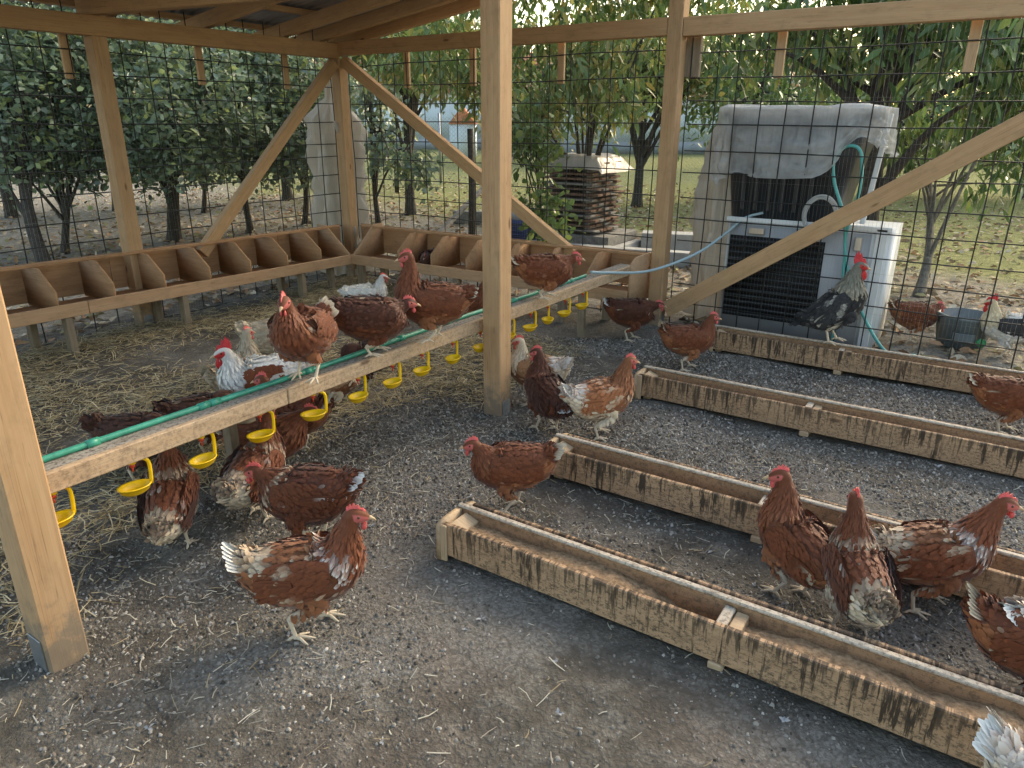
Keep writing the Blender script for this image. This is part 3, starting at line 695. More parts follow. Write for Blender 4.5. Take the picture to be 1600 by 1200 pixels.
mk('cover_sheet', np.stack([Xg, Yg, Zg], -1), np.stack([id_[:-1, :-1], id_[1:, :-1], id_[1:, 1:], id_[:-1, 1:]], -1).reshape(-1, 4), 'drape', st, smooth=True)

o = plank('raised_bed_edge', (-1.9, 4.3, 0.10), (0.3, 5.3, 0.10), 0.16, 0.2, 'greywood'); tag(o, 'low grey timber edging lying among the leaves beyond the back wall', 'timber')
o = plank('leaning_pole', (-0.55, 1.9, 0.02), (-1.05, 5.2, 1.25), 0.07, 0.05, 'greywood'); tag(o, 'grey timber leaning diagonally in the yard behind the back wall', 'timber')
o = plank('concrete_kerb', (0.3, 2.35, 0.06), (3.3, 2.9, 0.06), 0.18, 0.2, 'concrete'); tag(o, 'pale concrete kerb lying in front of the board stack', 'kerb')
o = plank('concrete_kerb', (1.9, 3.6, 0.12), (3.6, 4.2, 0.12), 0.3, 0.24, 'concrete'); tag(o, 'thick concrete kerb to the right of the board stack', 'kerb')
bb = thing('blue_crate', (0.9, 1.2, 0), 'dark blue crate with ribbed sides and white base beside the centre post', 'crate')
pb = gp(790, 392); bxx, byy = pb[0], pb[1]
bb.location = (bxx, byy, 0)
mk('base', *bx(bxx-0.22, bxx+0.30, byy, byy+0.35, 0.0, 0.14), 'white', bb)
mk('crate_wall', *bx(bxx-0.21, bxx+0.29, byy+0.01, byy+0.34, 0.14, 0.42), 'blue', bb)
mk('top_panel', *bx(bxx-0.20, bxx+0.28, byy+0.02, byy+0.33, 0.42, 0.56), 'greypanel', bb)
for k in range(5): plank('rib', (bxx-0.215, byy+0.004, 0.18+0.05*k), (bxx+0.295, byy+0.004, 0.18+0.05*k), 0.012, 0.012, 'blue', bb)
for (px_, py_, topz, lab) in ((737, 372, 1.55, 'weathered round fence stake behind the centre post'), (620, 300, 1.3, 'distant grey fence stake beyond the leaf litter')):
    b = gp(px_, py_); V, F = tube([(b[0], b[1], -0.05), (b[0]+0.02, b[1], topz*0.5), (b[0], b[1], topz)], [0.055, 0.05, 0.045], 9)
    o = mk('fence_stake', V, F, 'bark', smooth=True); tag(o, lab, 'stake')

# distant white house, brick shed and chain link fence
def facing(cx, cy):                                # unit vectors along / away for things far back
    return np.array([R_[0], R_[1], 0]), np.array([-R_[1], R_[0], 0])
ea, ef = facing(0, 0); ea = unit(ea); ef = unit(ef)
def far_box(c, a0, a1, f0, f1, z0, z1):
    V, F = bx(a0, a1, f0, f1, z0, z1); return c[None, :]+V[:, :1]*ea+V[:, 1:2]*ef+V[:, 2:3]*np.array([0, 0, 1.0]), F
def house(c, w, d, h, rh, label, wins, over=0.5):
    t = thing('white_house', tuple(c), label, 'house')
    mk('wall', *far_box(c, -w/2, w/2, 0, d, 0.6, h), 'wall', t)
    mk('plinth', *far_box(c, -w/2-0.04, w/2+0.04, -0.04, d, 0, 0.6), 'plinth', t)
    V = [(-w/2-over, -over, h), (w/2+over, -over, h), (w/2+over, d+over, h), (-w/2-over, d+over, h), (-w/2-over, d/2, h+rh), (w/2+over, d/2, h+rh)]
    V = np.array(V); V = c[None]+V[:, :1]*ea+V[:, 1:2]*ef+V[:, 2:]*np.array([0, 0, 1.0])
    rf = mk('roof', V, [[0, 1, 5, 4], [2, 3, 4, 5], [1, 2, 5], [3, 0, 4], [3, 2, 1, 0]], 'tile', t)
    for k in range(int(rh/0.22)):
        s = (k+0.5)/int(rh/0.22); Vb, Fb = far_box(c+np.array([0, 0, h+rh*s])+ef*((-over)+(d/2+over)*s), -w/2-over, w/2+over, -0.12, 0.1, 0.0, 0.06)
        o2 = mk('tile_course', Vb, Fb, 'tile', rf)
    for a in wins:
        wn = mk('window', *far_box(c, a-0.65, a+0.65, -0.05, 0.0, 1.3, 2.5), 'white', t)
        for q in (-0.31, 0.31):
            o2 = mk('pane', *far_box(c, a+q-0.27, a+q+0.27, -0.07, -0.051, 1.38, 2.42), 'glass', wn)
    return t
c1 = gp(660, 233); c1[2] = 0
house(c1, 17, 8, 3.2, 2.6, 'distant white house with clay tile roof behind the centre of the yard', (-6, 4.5))
c2 = gp(985, 240); c2[2] = 0
house(c2+ea*3, 13, 7, 2.9, 2.3, 'second distant white house beyond the board stack, partly behind foliage', (4.5,))
c3 = gp(718, 246); c3[2] = 0
t = thing('brick_shed', tuple(c3), 'small orange brick gable of a shed far behind the leaning timber', 'shed')
mk('wall', *far_box(c3, -0.45, 0.75, 0, 2, 0, 1.5), 'wall', t)
V = np.array([(-0.5, -0.05, 1.5), (0.8, -0.05, 1.5), (0.15, -0.05, 2.3), (-0.5, 2.0, 1.5), (0.8, 2.0, 1.5), (0.15, 2.0, 2.3)])
mk('roof', c3[None]+V[:, :1]*ea+V[:, 1:2]*ef+V[:, 2:]*np.array([0, 0, 1.0]), [[0, 1, 2], [5, 4, 3], [0, 2, 5, 3], [1, 4, 5, 2], [0, 3, 4, 1]], 'brick', t)
fc = CAM*np.array([1, 1, 0])+ef*21.0
fl = thing('chain_link_fence', tuple(fc), 'chain link fence crossing the far lawn in front of the white houses', 'fence')
A = []; B = []; cell = 0.11; hf = 1.75
for a in np.arange(-13-hf, 9, cell):
    a0, a1 = max(a, -13), min(a+hf, 9)
    A.append(fc+ea*a0+np.array([0, 0, (a0-a)])); B.append(fc+ea*a1+np.array([0, 0, (a1-a)]))
    A.append(fc+ea*a0+np.array([0, 0, hf-(a0-a)])+ef*0.01); B.append(fc+ea*a1+np.array([0, 0, hf-(a1-a)])+ef*0.01)
V, F = prisms(A, B, 0.0028, 3); o = mk('chain_link', V, F, 'galv', fl); o['kind'] = 'stuff'
for a in np.arange(-13, 9.1, 2.75):
    V, F = tube([fc+ea*a, fc+ea*a+np.array([0, 0, hf+0.1])], 0.035, 8); mk('fence_post', V, F, 'galv', fl)
# ------------------------------------------------------------------ trees
def leaves_mesh(P, D, L, Wd, cols, nrm_jit=0.6):
    """P roots, D directions (unit), 6-vertex folded leaves"""
    n = len(P); up = unit(rng.normal(0, nrm_jit, (n, 3))+np.array([0, 0, 1.0]))
    s = unit(np.cross(D, up)); nn = np.cross(s, D)
    L = L[:, None]; Wd = Wd[:, None]
    v = [P, P+D*L*0.35+s*Wd*0.5+nn*Wd*0.12, P+D*L*0.35-s*Wd*0.5+nn*Wd*0.12, P+D*L*0.72+s*Wd*0.36+nn*Wd*0.05-np.array([0, 0, 1.])*L*0.03,
         P+D*L*0.72-s*Wd*0.36+nn*Wd*0.05-np.array([0, 0, 1.])*L*0.03, P+D*L-np.array([0, 0, 1.])*L*0.10, P+D*L*0.4-nn*Wd*0.04]
    V = np.stack(v, 1).reshape(-1, 3); b = (np.arange(n)*7)[:, None]
    T = np.array([[0, 1, 6], [0, 6, 2], [1, 3, 6], [6, 4, 2], [3, 5, 6], [6, 5, 4]])
    F = (b[:, None]+T[None]).reshape(-1, 3)
    C = np.repeat(cols, 7, axis=0)
    return V, F, C
def tree(name, base, label, crowns, nleaf, lsize, lw, palette, trunk_r=0.06, trunk_top=None, droop=0.3, bark='bark', group=None, lean=(0, 0), clump=0.22, seed=0, cat='tree', nlimb=None):
    """crowns: list of (center xyz, radii xyz)"""
    rr = np.random.default_rng(seed+1000)
    t = thing(name, (base[0], base[1], 0), label, cat, group)
    cw = np.array([np.prod(r) for c, r in crowns])**0.67; cw /= cw.sum()
    nclump = max(20, nleaf//26)
    ci = rr.choice(len(crowns), nclump, p=cw)
    q = unit(rr.normal(0, 1, (nclump, 3)))*(rr.random((nclump, 1))**0.40)
    cc = np.array([crowns[i][0] for i in ci])+q*np.array([crowns[i][1] for i in ci])
    # trunk and limbs
    top = trunk_top if trunk_top else crowns[0][0]
    tp = smooth_path([(base[0], base[1], -0.05), (base[0]*0.65+top[0]*0.35+rr.normal(0, .04), base[1]*0.65+top[1]*0.35+rr.normal(0, .04), top[2]*0.35), tuple(top)], 14)
    rad = np.linspace(trunk_r, trunk_r*0.45, 14); rad[0] *= 1.3; rad[1] *= 1.12
    parts = [tube(tp, rad, 9)]
    nl = nlimb or 14
    for k in range(nl):
        i = rr.integers(5, 13); e = cc[rr.integers(nclump)]; a = tp[i]
        mid = (a+e)/2+np.array([0, 0, 0.12*np.linalg.norm(e-a)])+rr.normal(0, 0.05, 3)
        path = smooth_path([a, mid, e], 8); parts.append(tube(path, np.linspace(rad[i]*0.55, 0.006, 8), 6, False))
    V, F = join(parts); mk('trunk', V, F, bark, t, smooth=True)
    li = rr.integers(0, nclump, nleaf)
    P = cc[li]+rr.normal(0, clump*0.55, (nleaf, 3))
    D = rr.normal(0, 1, (nleaf, 3)); D[:, 2] = D[:, 2]*0.5-droop*2.2; D = unit(D)
    L = lsize*(0.65+0.6*rr.random(nleaf)); Wd = lw*(0.7+0.5*rr.random(nleaf))
    pal = np.array(palette); k = rr.integers(0, len(pal), nleaf)
    cl = pal[k]*(0.7+0.55*rr.random((nleaf, 1)))*(0.85+0.3*rr.random((nclump, 1)))[li]
    V, F, C = leaves_mesh(P, D, L, Wd, cl)
    o = mk('crown', V, F, 'leaf', t, cols=C); o['kind'] = 'stuff'
    return t
DG = [(0.14, 0.20, 0.125), (0.18, 0.24, 0.16), (0.12, 0.18, 0.11), (0.20, 0.27, 0.155), (0.17, 0.22, 0.17), (0.27, 0.33, 0.13)]
YG = [(0.14, 0.22, 0.06), (0.18, 0.25, 0.075), (0.12, 0.19, 0.06), (0.26, 0.29, 0.09), (0.33, 0.28, 0.08), (0.13, 0.20, 0.065)]
MG = [(0.09, 0.165, 0.05), (0.12, 0.20, 0.06), (0.08, 0.14, 0.05), (0.17, 0.23, 0.065), (0.11, 0.18, 0.06)]
gl = 'leafy trees along the left wall'
def crown_at(px, py, depth, r): return (tuple(dp(px, py, depth)), r)
for i, (px, py, lab, rad, cr) in enumerate([
    (75, 425, 'dark leafy tree with leaning trunk at the far left behind the mesh', 0.085, [(20, 120, 8.2, (1.0, 1.0, .85)), (90, 30, 8.6, (1.0, 1.0, .8))]),
    (100, 395, 'slender dark tree just right of the leaning trunk at the far left', 0.055, [(120, 190, 9.0, (.9, .9, .75)), (40, 210, 9.4, (.8, .8, .6))]),
    (272, 375, 'leafy tree with thick straight trunk between the left post and the brace', 0.105, [(275, 175, 8.6, (.95, .95, .9)), (230, 90, 9.0, (1.0, 1.0, .8)), (215, 235, 9.3, (.6, .6, .45))]),
    (392, 362, 'dark leafy tree whose trunk shows behind the left brace', 0.055, [(375, 165, 9.6, (.95, .95, .9)), (350, 90, 10.2, (1.1, 1.1, .8))]),
    (318, 330, 'small tree farther back between the thick trunk and the left brace', 0.05, [(320, 220, 10.6, (.6, .6, .5)), (300, 60, 11.5, (1.2, 1.2, 1.0))]),
    (476, 350, 'leafy tree with dark trunk just left of the white plastic curtain', 0.055, [(470, 175, 10.0, (.9, .9, .9)), (440, 120, 10.6, (1.1, 1.1, 1.0)), (450, 250, 10.0, (.4, .4, .35))])]):
    b = gp(px, py)
    cs = [crown_at(*c) for c in cr]+[crown_at(px-15, 235, cr[0][2], (.6, .6, .35))]
    tree('leafy_tree', b, lab, cs, 6400, 0.100, 0.056, DG, rad, cs[0][0], 0.12, seed=i+1, group=gl)
b = gp(592, 352); cs = [crown_at(592, 225, 9.9, (.20, .20, .42)), crown_at(578, 160, 9.9, (.25, .25, .3)), crown_at(655, 270, 9.6, (.28, .28, .18)), crown_at(610, 255, 9.6, (.3, .3, .2))]
tree('young_tree', b, 'young tree with dark oval leaves right of the corner post', cs, 700, 0.10, 0.065, DG, 0.05, cs[1][0], 0.25, seed=21)
b = gp(905, 388); cs = [crown_at(880, 90, 9.0, (1.0, 1.0, .55)), crown_at(720, 90, 9.6, (.95, .95, .6)), crown_at(960, 150, 8.6, (.6, .6, .35)), crown_at(745, 140, 9.8, (.35, .35, .22)), crown_at(830, 175, 9.2, (.5, .5, .3)), crown_at(640, 110, 10.5, (.6, .6, .4)), crown_at(880, -30, 8.8, (1.5, 1.5, .6)), crown_at(1050, 0, 9.0, (1.0, 1.0, .6))]
tree('fruit_tree', b, 'yellow-green fruit tree with long drooping leaves and thin leaning trunk by the board stack', cs, 7000, 0.16, 0.050, YG, 0.06, tuple(dp(930, 170, 8.9)), 0.55, seed=31)
b = gp(835, 405); cs = [crown_at(838, 240, 7.9, (.20, .20, .26)), crown_at(850, 325, 8.0, (.22, .22, .30)), crown_at(820, 200, 8.0, (.2, .2, .2))]
tree('leafy_bush', b, 'pale green round-leaved bush in front of the board stack', cs, 560, 0.10, 0.075, MG+YG[:2], 0.025, cs[0][0], 0.25, seed=33, cat='bush')
b = np.array([4.75, 3.3, 0]); cs = [(( 4.9, 3.2, 2.55), (1.5, 1.1, .6)), ((5.9, 2.6, 2.35), (.9, .8, .6)), ((3.8, 3.2, 2.6), (1.0, .9, .55)), ((6.3, 3.6, 2.1), (.9, .8, .8)), ((5.5, 3.2, 1.75), (.35, .35, .22)), ((4.9, 3.6, 3.6), (1.8, 1.4, .7))]
tree('walnut_tree', b, 'big dark-trunked tree with long hanging leaves behind the black tub', cs, 5600, 0.19, 0.062, MG+[YG[3]], 0.15, (4.62, 3.2, 3.3), 0.6, seed=41, nlimb=26)
b = gp(1435, 462); cs = [crown_at(1440, 215, 8.0, (.5, .5, .35)), crown_at(1545, 270, 7.6, (.3, .3, .3)), crown_at(1590, 150, 7.4, (.5, .5, .4))]
tree('thin_tree', b, 'thin forked young tree on the lawn right of the appliance', cs, 650, 0.16, 0.055, MG, 0.055, tuple(dp(1452, 250, 8.3)), 0.7, bark='barklight', seed=51, nlimb=12)
# background trees and hedges farther out
gb = 'background trees beyond the yard'
far = [(600, 11, 12.5, (1.4, 1.4, 0.55), (630, 62), YG, 'yellow-green tree behind the corner post rising against the sky'),
       (1010, 14, 14, (1.6, 1.6, 0.75), (1010, 85), YG, 'sunlit tree in the middle distance left of the tub'),
       (1180, 16, 15, (2.3, 2.3, 1.7), (1160, 95), MG, 'rounded green tree standing beyond the black tub'),
       (1420, 17, 17, (2.7, 2.7, 1.9), (1420, 120), MG, 'broad green tree on the lawn edge beyond the right brace'),
       (1640, 18, 16, (2.7, 2.5, 1.9), (1640, 130), DG, 'dark green tree at the far right edge of the lawn'),
       (1290, 24, 26, (4.5, 4.5, 2.6), (1290, 120), DG, 'tall dark tree far beyond the walnut trunk'),
       (440, 15, 15, (2.6, 2.6, 1.9), (430, 110), DG, 'dark tree filling the gap behind the left brace'),
       (150, 13, 13, (2.5, 2.5, 1.9), (140, 70), DG, 'dark tree standing behind the left post'),
       (-60, 13, 12, (2.2, 2.2, 1.9), (-40, 80), DG, 'dark tree beyond the far left edge of the mesh'),
       (850, 30, 30, (4.5, 4.5, 2.2), (850, 110), YG, 'distant tree between the two white houses'),
       (1560, 32, 32, (6, 6, 3.2), (1560, 150), MG, 'distant green tree at the back of the right lawn')]
for i, (px, d0, d1, r, cpx, pal, lab) in enumerate(far):
    c = dp(cpx[0], cpx[1], d1); b = np.array([c[0], c[1], 0])
    sc = d1/10.0
    tree('background_tree', b, lab, [(tuple(c), r), (tuple(c+np.array([0.3*r[0], 0.2*r[1], -0.45*r[2]])), tuple(0.7*np.array(r)))], 3600, 0.13*sc**0.8, 0.065*sc**0.8, pal, 0.05*sc+0.04, tuple(c), 0.3, seed=61+i, clump=0.3*sc, group=gb, nlimb=16)

# ------------------------------------------------------------------ litter, straw, pebbles
def inside_trough(x, y):
    m = np.zeros(len(x), bool)
    for yf in (-3.80, -2.97, -1.72, -0.49): m |= (x > 4.18) & (x < 6.9) & (y > yf-0.015) & (y < yf+0.24)
    return m
def pebbles(name, n, region, smin, smax, pal, seed):
    r = np.random.default_rng(seed); x = r.uniform(region[0], region[1], n); y = r.uniform(region[2], region[3], n)
    # density falls with distance to the camera; patches stay bare
    d = np.hypot(x-CAM[0], y-CAM[1]); keep = (r.random(n) < np.clip(1.7-0.27*d, 0.12, 1)) & (vnoise(x, y, 1.3, 44) > 0.30+0.15*r.random(n)) & ~inside_trough(x, y)
    bare = np.exp(-(((x-4.75)/0.7)**2+((y+3.98)/0.28)**2)); bare = np.maximum(bare, np.exp(-(((x-5.6)/0.8)**2+((y+4.2)/0.28)**2)))
    keep &= r.random(n) > bare*0.9
    x, y = x[keep], y[keep]; n = len(x)
    s = smin+(smax-smin)*r.random(n)**3
    O = np.array([[1, 0, 0], [0, 1, 0], [-1, 0, 0], [0, -1, 0], [0, 0, 0.75], [0.6, 0.6, 0.35], [-0.6, 0.6, 0.3], [-0.6, -0.6, 0.35], [0.6, -0.6, 0.3]])
    T = np.array([[0, 5, 4], [5, 1, 4], [1, 6, 4], [6, 2, 4], [2, 7, 4], [7, 3, 4], [3, 8, 4], [8, 0, 4], [0, 1, 5], [1, 2, 6], [2, 3, 7], [3, 0, 8]])
    a = r.random(n)*6.28; c, sn = np.cos(a), np.sin(a)
    V = O[None]*s[:, None, None]*(0.7+0.6*r.random((n, 9, 3)))
    V[..., 1] *= (0.5+0.5*r.random(n))[:, None]
    Vx = V[..., 0]*c[:, None]-V[..., 1]*sn[:, None]; Vy = V[..., 0]*sn[:, None]+V[..., 1]*c[:, None]
    Vz = V[..., 2]+(floor_z(x, y)-s*0.12)[:, None]
    V = np.stack([Vx+x[:, None], Vy+y[:, None], Vz], -1).reshape(-1, 3)
    F = ((np.arange(n)*9)[:, None, None]+T[None]).reshape(-1, 3)
    pal = np.array(pal); cl = pal[r.integers(0, len(pal), n)]*(0.6+0.8*r.random((n, 1)))
    o = mk(name, V, F, 'pebble', cols=np.repeat(cl, 9, axis=0)); o['kind'] = 'stuff'
    return o
PB = [(0.22, 0.198, 0.168), (0.165, 0.146, 0.12), (0.27, 0.25, 0.222), (0.11, 0.099, 0.084), (0.33, 0.308, 0.275), (0.38, 0.355, 0.32), (0.20, 0.155, 0.12)]
o = pebbles('pebbles', 15000, (2.6, 8.0, -6.0, 0.0), 0.003, 0.011, PB, 5); tag(o, 'loose grey pebbles and grit scattered over the floor', 'grit')
def crumbs(n, seed):
    r = np.random.default_rng(seed); d = 1.0+4.6*r.random(n)**0.62; px = r.uniform(-120, 1720, n)
    x = CAM[0]+d*(W_[0]/_cp+R_[0]*(px-800)/FPX*1.05); y = CAM[1]+d*(W_[1]/_cp+R_[1]*(px-800)/FPX*1.05)
    soft = np.clip(1.6*np.maximum(np.exp(-(((x-4.75)/0.7)**2+((y+3.98)/0.25)**2)), np.exp(-(((x-5.6)/0.9)**2+((y+4.15)/0.25)**2))), 0, 0.8)
    k = (y < -0.1) & (x < 7.9) & (x > 2.9) & ~inside_trough(x, y) & (r.random(n) > soft) & (vnoise(x, y, 1.6, 47)+0.25*r.random(n) > 0.34)
    x, y, d = x[k], y[k], d[k]; n = len(x)
    s = (0.0026+0.0062*r.random(n)**2.4)*(0.75+0.16*d)
    a = r.random((n, 1))*6.28+np.array([0, 1.57, 3.14, 4.71])[None]+r.normal(0, .3, (n, 4)); rr_ = s[:, None]*(0.6+0.7*r.random((n, 4)))
    z = floor_z(x, y)-0.001
    B = np.stack([x[:, None]+rr_*np.cos(a), y[:, None]+rr_*np.sin(a), np.repeat(z[:, None], 4, 1)], -1)
    T4 = np.stack([x[:, None]+0.55*rr_*np.cos(a+0.3), y[:, None]+0.55*rr_*np.sin(a+0.3), z[:, None]+s[:, None]*(0.5+0.6*r.random((n, 4)))], -1)
    V = np.concatenate([B, T4], 1).reshape(-1, 3); b = (np.arange(n)*8)[:, None, None]
    T = np.array([[0, 1, 5, 4], [1, 2, 6, 5], [2, 3, 7, 6], [3, 0, 4, 7], [4, 5, 6, 7]])
    pal = np.array(PB[:6]+[(0.20, 0.165, 0.135)]); cl = pal[r.integers(0, len(pal), n)]*(0.40+0.75*r.random((n, 1)))
    o = mk('earth_crumbs', V, (b+T[None]).reshape(-1, 4), 'pebble', cols=np.repeat(cl, 8, axis=0)); o['kind'] = 'stuff'; return o
o = crumbs(170000, 15); tag(o, 'fine dark earth crumbs covering the dirt floor', 'soil')
def strands(name, n, fx, pal, l0, l1, w, seed, lift=0.02, mat='litter'):
    r = np.random.default_rng(seed); x, y = fx(r, n); n = len(x)
    a = r.random(n)*6.28; L = l0+(l1-l0)*r.random(n)**1.6; bend = r.normal(0, 0.25, n)
    z0 = floor_z(x, y)+0.002+lift*r.random(n); tl = r.normal(0, 0.18, n)
    d1 = np.stack([np.cos(a), np.sin(a), tl], -1); d2 = np.stack([np.cos(a+bend), np.sin(a+bend), tl-0.25*r.random(n)], -1)
    P0 = np.stack([x, y, z0], -1); P1 = P0+d1*L[:, None]*0.5; P2 = P1+d2*L[:, None]*0.5
    P1[:, 2] = np.maximum(P1[:, 2], floor_z(P1[:, 0], P1[:, 1])+0.002); P2[:, 2] = np.maximum(P2[:, 2], floor_z(P2[:, 0], P2[:, 1])+0.001)
    s = np.stack([-np.sin(a), np.cos(a), 0*a], -1)*(w*(0.6+0.8*r.random(n)))[:, None]; h = np.array([0, 0, 1.0])*w*0.8
    V = np.stack([P0-s, P0+s, P0+h, P1-s, P1+s, P1+h, P2-s*0.7, P2+s*0.7, P2+h*0.7], 1).reshape(-1, 3)
    T = np.array([[0, 3, 5, 2], [1, 2, 5, 4], [3, 6, 8, 5], [4, 5, 8, 7]])
    F = ((np.arange(n)*9)[:, None, None]+T[None]).reshape(-1, 4)
    pal = np.array(pal); cl = pal[r.integers(0, len(pal), n)]*(0.65+0.6*r.random((n, 1)))
    o = mk(name, V, F, mat, cols=np.repeat(cl, 9, axis=0)); o['kind'] = 'stuff'; return o
ST = [(0.42, 0.33, 0.18), (0.50, 0.41, 0.25), (0.35, 0.27, 0.15), (0.58, 0.50, 0.33), (0.27, 0.21, 0.12)]
SG = [(0.36, 0.33, 0.27), (0.46, 0.43, 0.36), (0.26, 0.23, 0.19), (0.52, 0.48, 0.38), (0.34, 0.27, 0.17)]
def f_left(r, n):
    x = r.uniform(0.0, 3.5, n); y = r.uniform(-5.0, -0.05, n)
    bare = np.exp(-(((x-1.35)/0.55)**2+((y+2.75)/0.35)**2))+0.6*np.exp(-(((x-1.0)/0.5)**2+((y+2.0)/0.3)**2))
    k = (vnoise(x, y, 1.5, 8)+0.25*(x < 0.9) > 0.30+0.35*r.random(n)) & (r.random(n) > bare)
    return x[k], y[k]
o = strands('straw_bedding', 42000, f_left, ST, 0.03, 0.14, 0.0022, 6, 0.045); tag(o, 'yellow straw bedding strewn on the floor behind the drinker bar', 'straw')
def f_mid(r, n):
    x = r.uniform(3.2, 7.6, n); y = r.uniform(-5.4, -0.05, n)
    d = np.exp(-(((x-3.7)/0.75)**2))*0.85+0.22+0.5*np.exp(-((y+2.3)/0.35)**2)*(x > 4)+0.35*np.exp(-((y+1.1)/0.3)**2)*(x > 4)
    d *= np.clip((y+5.3)*-0.25+1.25, 0.15, 1)
    k = (r.random(n) < d*(0.3+vnoise(x, y, 2, 9))) & ~inside_trough(x, y)
    k &= (y > -3.6) | (r.random(n) < 0.32)
    return x[k], y[k]
o = strands('chopped_straw', 30000, f_mid, SG, 0.012, 0.07, 0.0017, 7, 0.014); tag(o, 'short pale straw and fibres littering the bare dirt', 'straw')
# downy feathers lying about
def down(n, seed):
    r = np.random.default_rng(seed); x = r.uniform(3.5, 6.6, n); y = r.uniform(-5.2, -0.6, n); k = ~inside_trough(x, y); x, y = x[k], y[k]; n = len(x)
    parts = []; cols = []
    for i in range(n):
        s = r.uniform(0.008, 0.022); z = float(floor_z(x[i], y[i]))+0.004
        m = r.integers(5, 10); a = r.random(m)*6.28; P = np.tile([x[i], y[i], z], (m, 1)); D = unit(np.stack([np.cos(a), np.sin(a), r.uniform(0.0, 0.7, m)], -1))
        V, F, C = leaves_mesh(P, D, np.full(m, s)*(0.6+0.8*r.random(m)), np.full(m, s*0.5), np.full((m, 3), 0.42)*(0.6+0.6*r.random((m, 1)))*np.array([0.98, 0.98, 1.0]))
        parts.append((V, F)); cols.append(C)
    V, F = join(parts); return V, F, np.concatenate(cols)
V, F, C = down(95, 3); o = mk('down_feathers', V, F, 'litter', cols=C); o['kind'] = 'stuff'; tag(o, 'small white down feathers lying on the floor', 'feathers')
# leaf litter outside
def litter():
    r = np.random.default_rng(12); n = 42000
    x = r.uniform(-12, 9.5, n); y = r.uniform(-5, 14, n)
    k = ((x < -0.15) | (y > 0.2)) & (r.random(n) < np.clip(1.2-np.hypot(x-1, y-0)/13, 0.1, 1)*(0.35+vnoise(x, y, 0.8, 4))); x, y = x[k], y[k]; n = len(x)
    P = np.stack([x, y, np.full(n, 0.0)+0.025*r.random(n)], -1); D = unit(np.stack([r.normal(0, 1, n), r.normal(0, 1, n), r.normal(0, 0.2, n)], -1))
    pal = np.array([(0.32, 0.25, 0.17), (0.42, 0.34, 0.24), (0.25, 0.17, 0.10), (0.50, 0.44, 0.34), (0.36, 0.22, 0.13), (0.30, 0.27, 0.14)])
    cl = pal[r.integers(0, len(pal), n)]*(0.6+0.7*r.random((n, 1)))
    return leaves_mesh(P, D, 0.07+0.05*r.random(n), 0.035+0.03*r.random(n), cl, 0.5)
V, F, C = litter(); o = mk('leaf_litter', V, F, 'litter', cols=C); o['kind'] = 'stuff'; tag(o, 'dry fallen leaves covering the ground outside the mesh', 'leaves')
# ------------------------------------------------------------------ poultry
def c3(*a): return np.array(a, float)
BR = c3(0.150, 0.044, 0.018); DB = c3(0.075, 0.023, 0.012); LB = c3(0.24, 0.09, 0.039); BU = c3(0.37, 0.20, 0.105)
WH = c3(0.74, 0.71, 0.66); CR = c3(0.58, 0.48, 0.35); BK = c3(0.022, 0.022, 0.024); GY = c3(0.20, 0.19, 0.15); VD = c3(0.055, 0.02, 0.012)
SCH = {
 'brown':  dict(back=BR, breast=BR*1.15, neck=BR*1.15, hackle=LB*1.1, tail=BR, tip=CR, fluff=LB*1.2, wing=BR, patch=(0.012, CR)),
 'dark':   dict(back=DB, breast=BR*0.8, neck=DB*1.2, hackle=BR, tail=DB, tip=WH*0.9, fluff=BR, wing=DB, patch=(0.01, CR)),
 'flecked':dict(back=DB*1.2, breast=BR*0.9, neck=BR*0.95, hackle=CR*1.1, tail=BR, tip=WH, fluff=BR, wing=BR*0.85, patch=(0.03, WH)),
 'patchy': dict(back=LB*0.8, breast=BR*1.2, neck=BR*1.25, hackle=WH, tail=CR, tip=WH, fluff=LB*1.2, wing=BR*1.1, patch=(0.13, CR)),
 'whiterear': dict(back=BR, breast=BR, neck=BR, hackle=CR, tail=CR*0.8, tip=CR*1.1, fluff=CR*1.2, wing=BR, patch=(0.07, WH*0.8)),
 'ginger': dict(back=LB*1.35, breast=LB*1.2, neck=LB*1.05, hackle=LB*1.3, tail=WH, tip=WH, fluff=CR*1.25, wing=LB*1.4, patch=(0.26, CR*1.2)),
 'buff':   dict(back=BU, breast=LB, neck=CR, hackle=CR*1.2, tail=WH, tip=WH, fluff=CR*1.2, wing=BU, patch=(0.3, CR*1.2)),
 'cream':  dict(back=CR*0.8, breast=CR*0.75, neck=CR*0.8, hackle=CR, tail=CR, tip=CR, fluff=CR, wing=CR*0.7, patch=(0.3, BU)),
 'white':  dict(back=WH, breast=WH, neck=WH, hackle=WH, tail=WH, tip=WH, fluff=WH, wing=WH*0.95, patch=(0.05, WH*0.8)),
 'whitered': dict(back=WH, breast=WH, neck=WH, hackle=WH*0.95, tail=WH, tip=WH, fluff=WH, wing=WH*0.9, patch=(0.02, BR)),
 'whiteblack': dict(back=WH*0.9, breast=WH, neck=c3(.70, .58, .38), hackle=c3(.7, .6, .42), tail=BK, tip=WH, fluff=WH*0.9, wing=BK*2, patch=(0.1, BK)),
 'black':  dict(back=BK*1.3, breast=BK, neck=GY, hackle=CR*0.75, tail=BK, tip=BK, fluff=BK*1.5, wing=BK*1.5, patch=(0.16, c3(.55, .54, .48))),
 'vdark':  dict(back=VD, breast=VD, neck=VD*1.5, hackle=DB, tail=VD, tip=VD, fluff=DB, wing=VD, patch=(0.02, CR)),
}
LEG = c3(0.58, 0.48, 0.36)
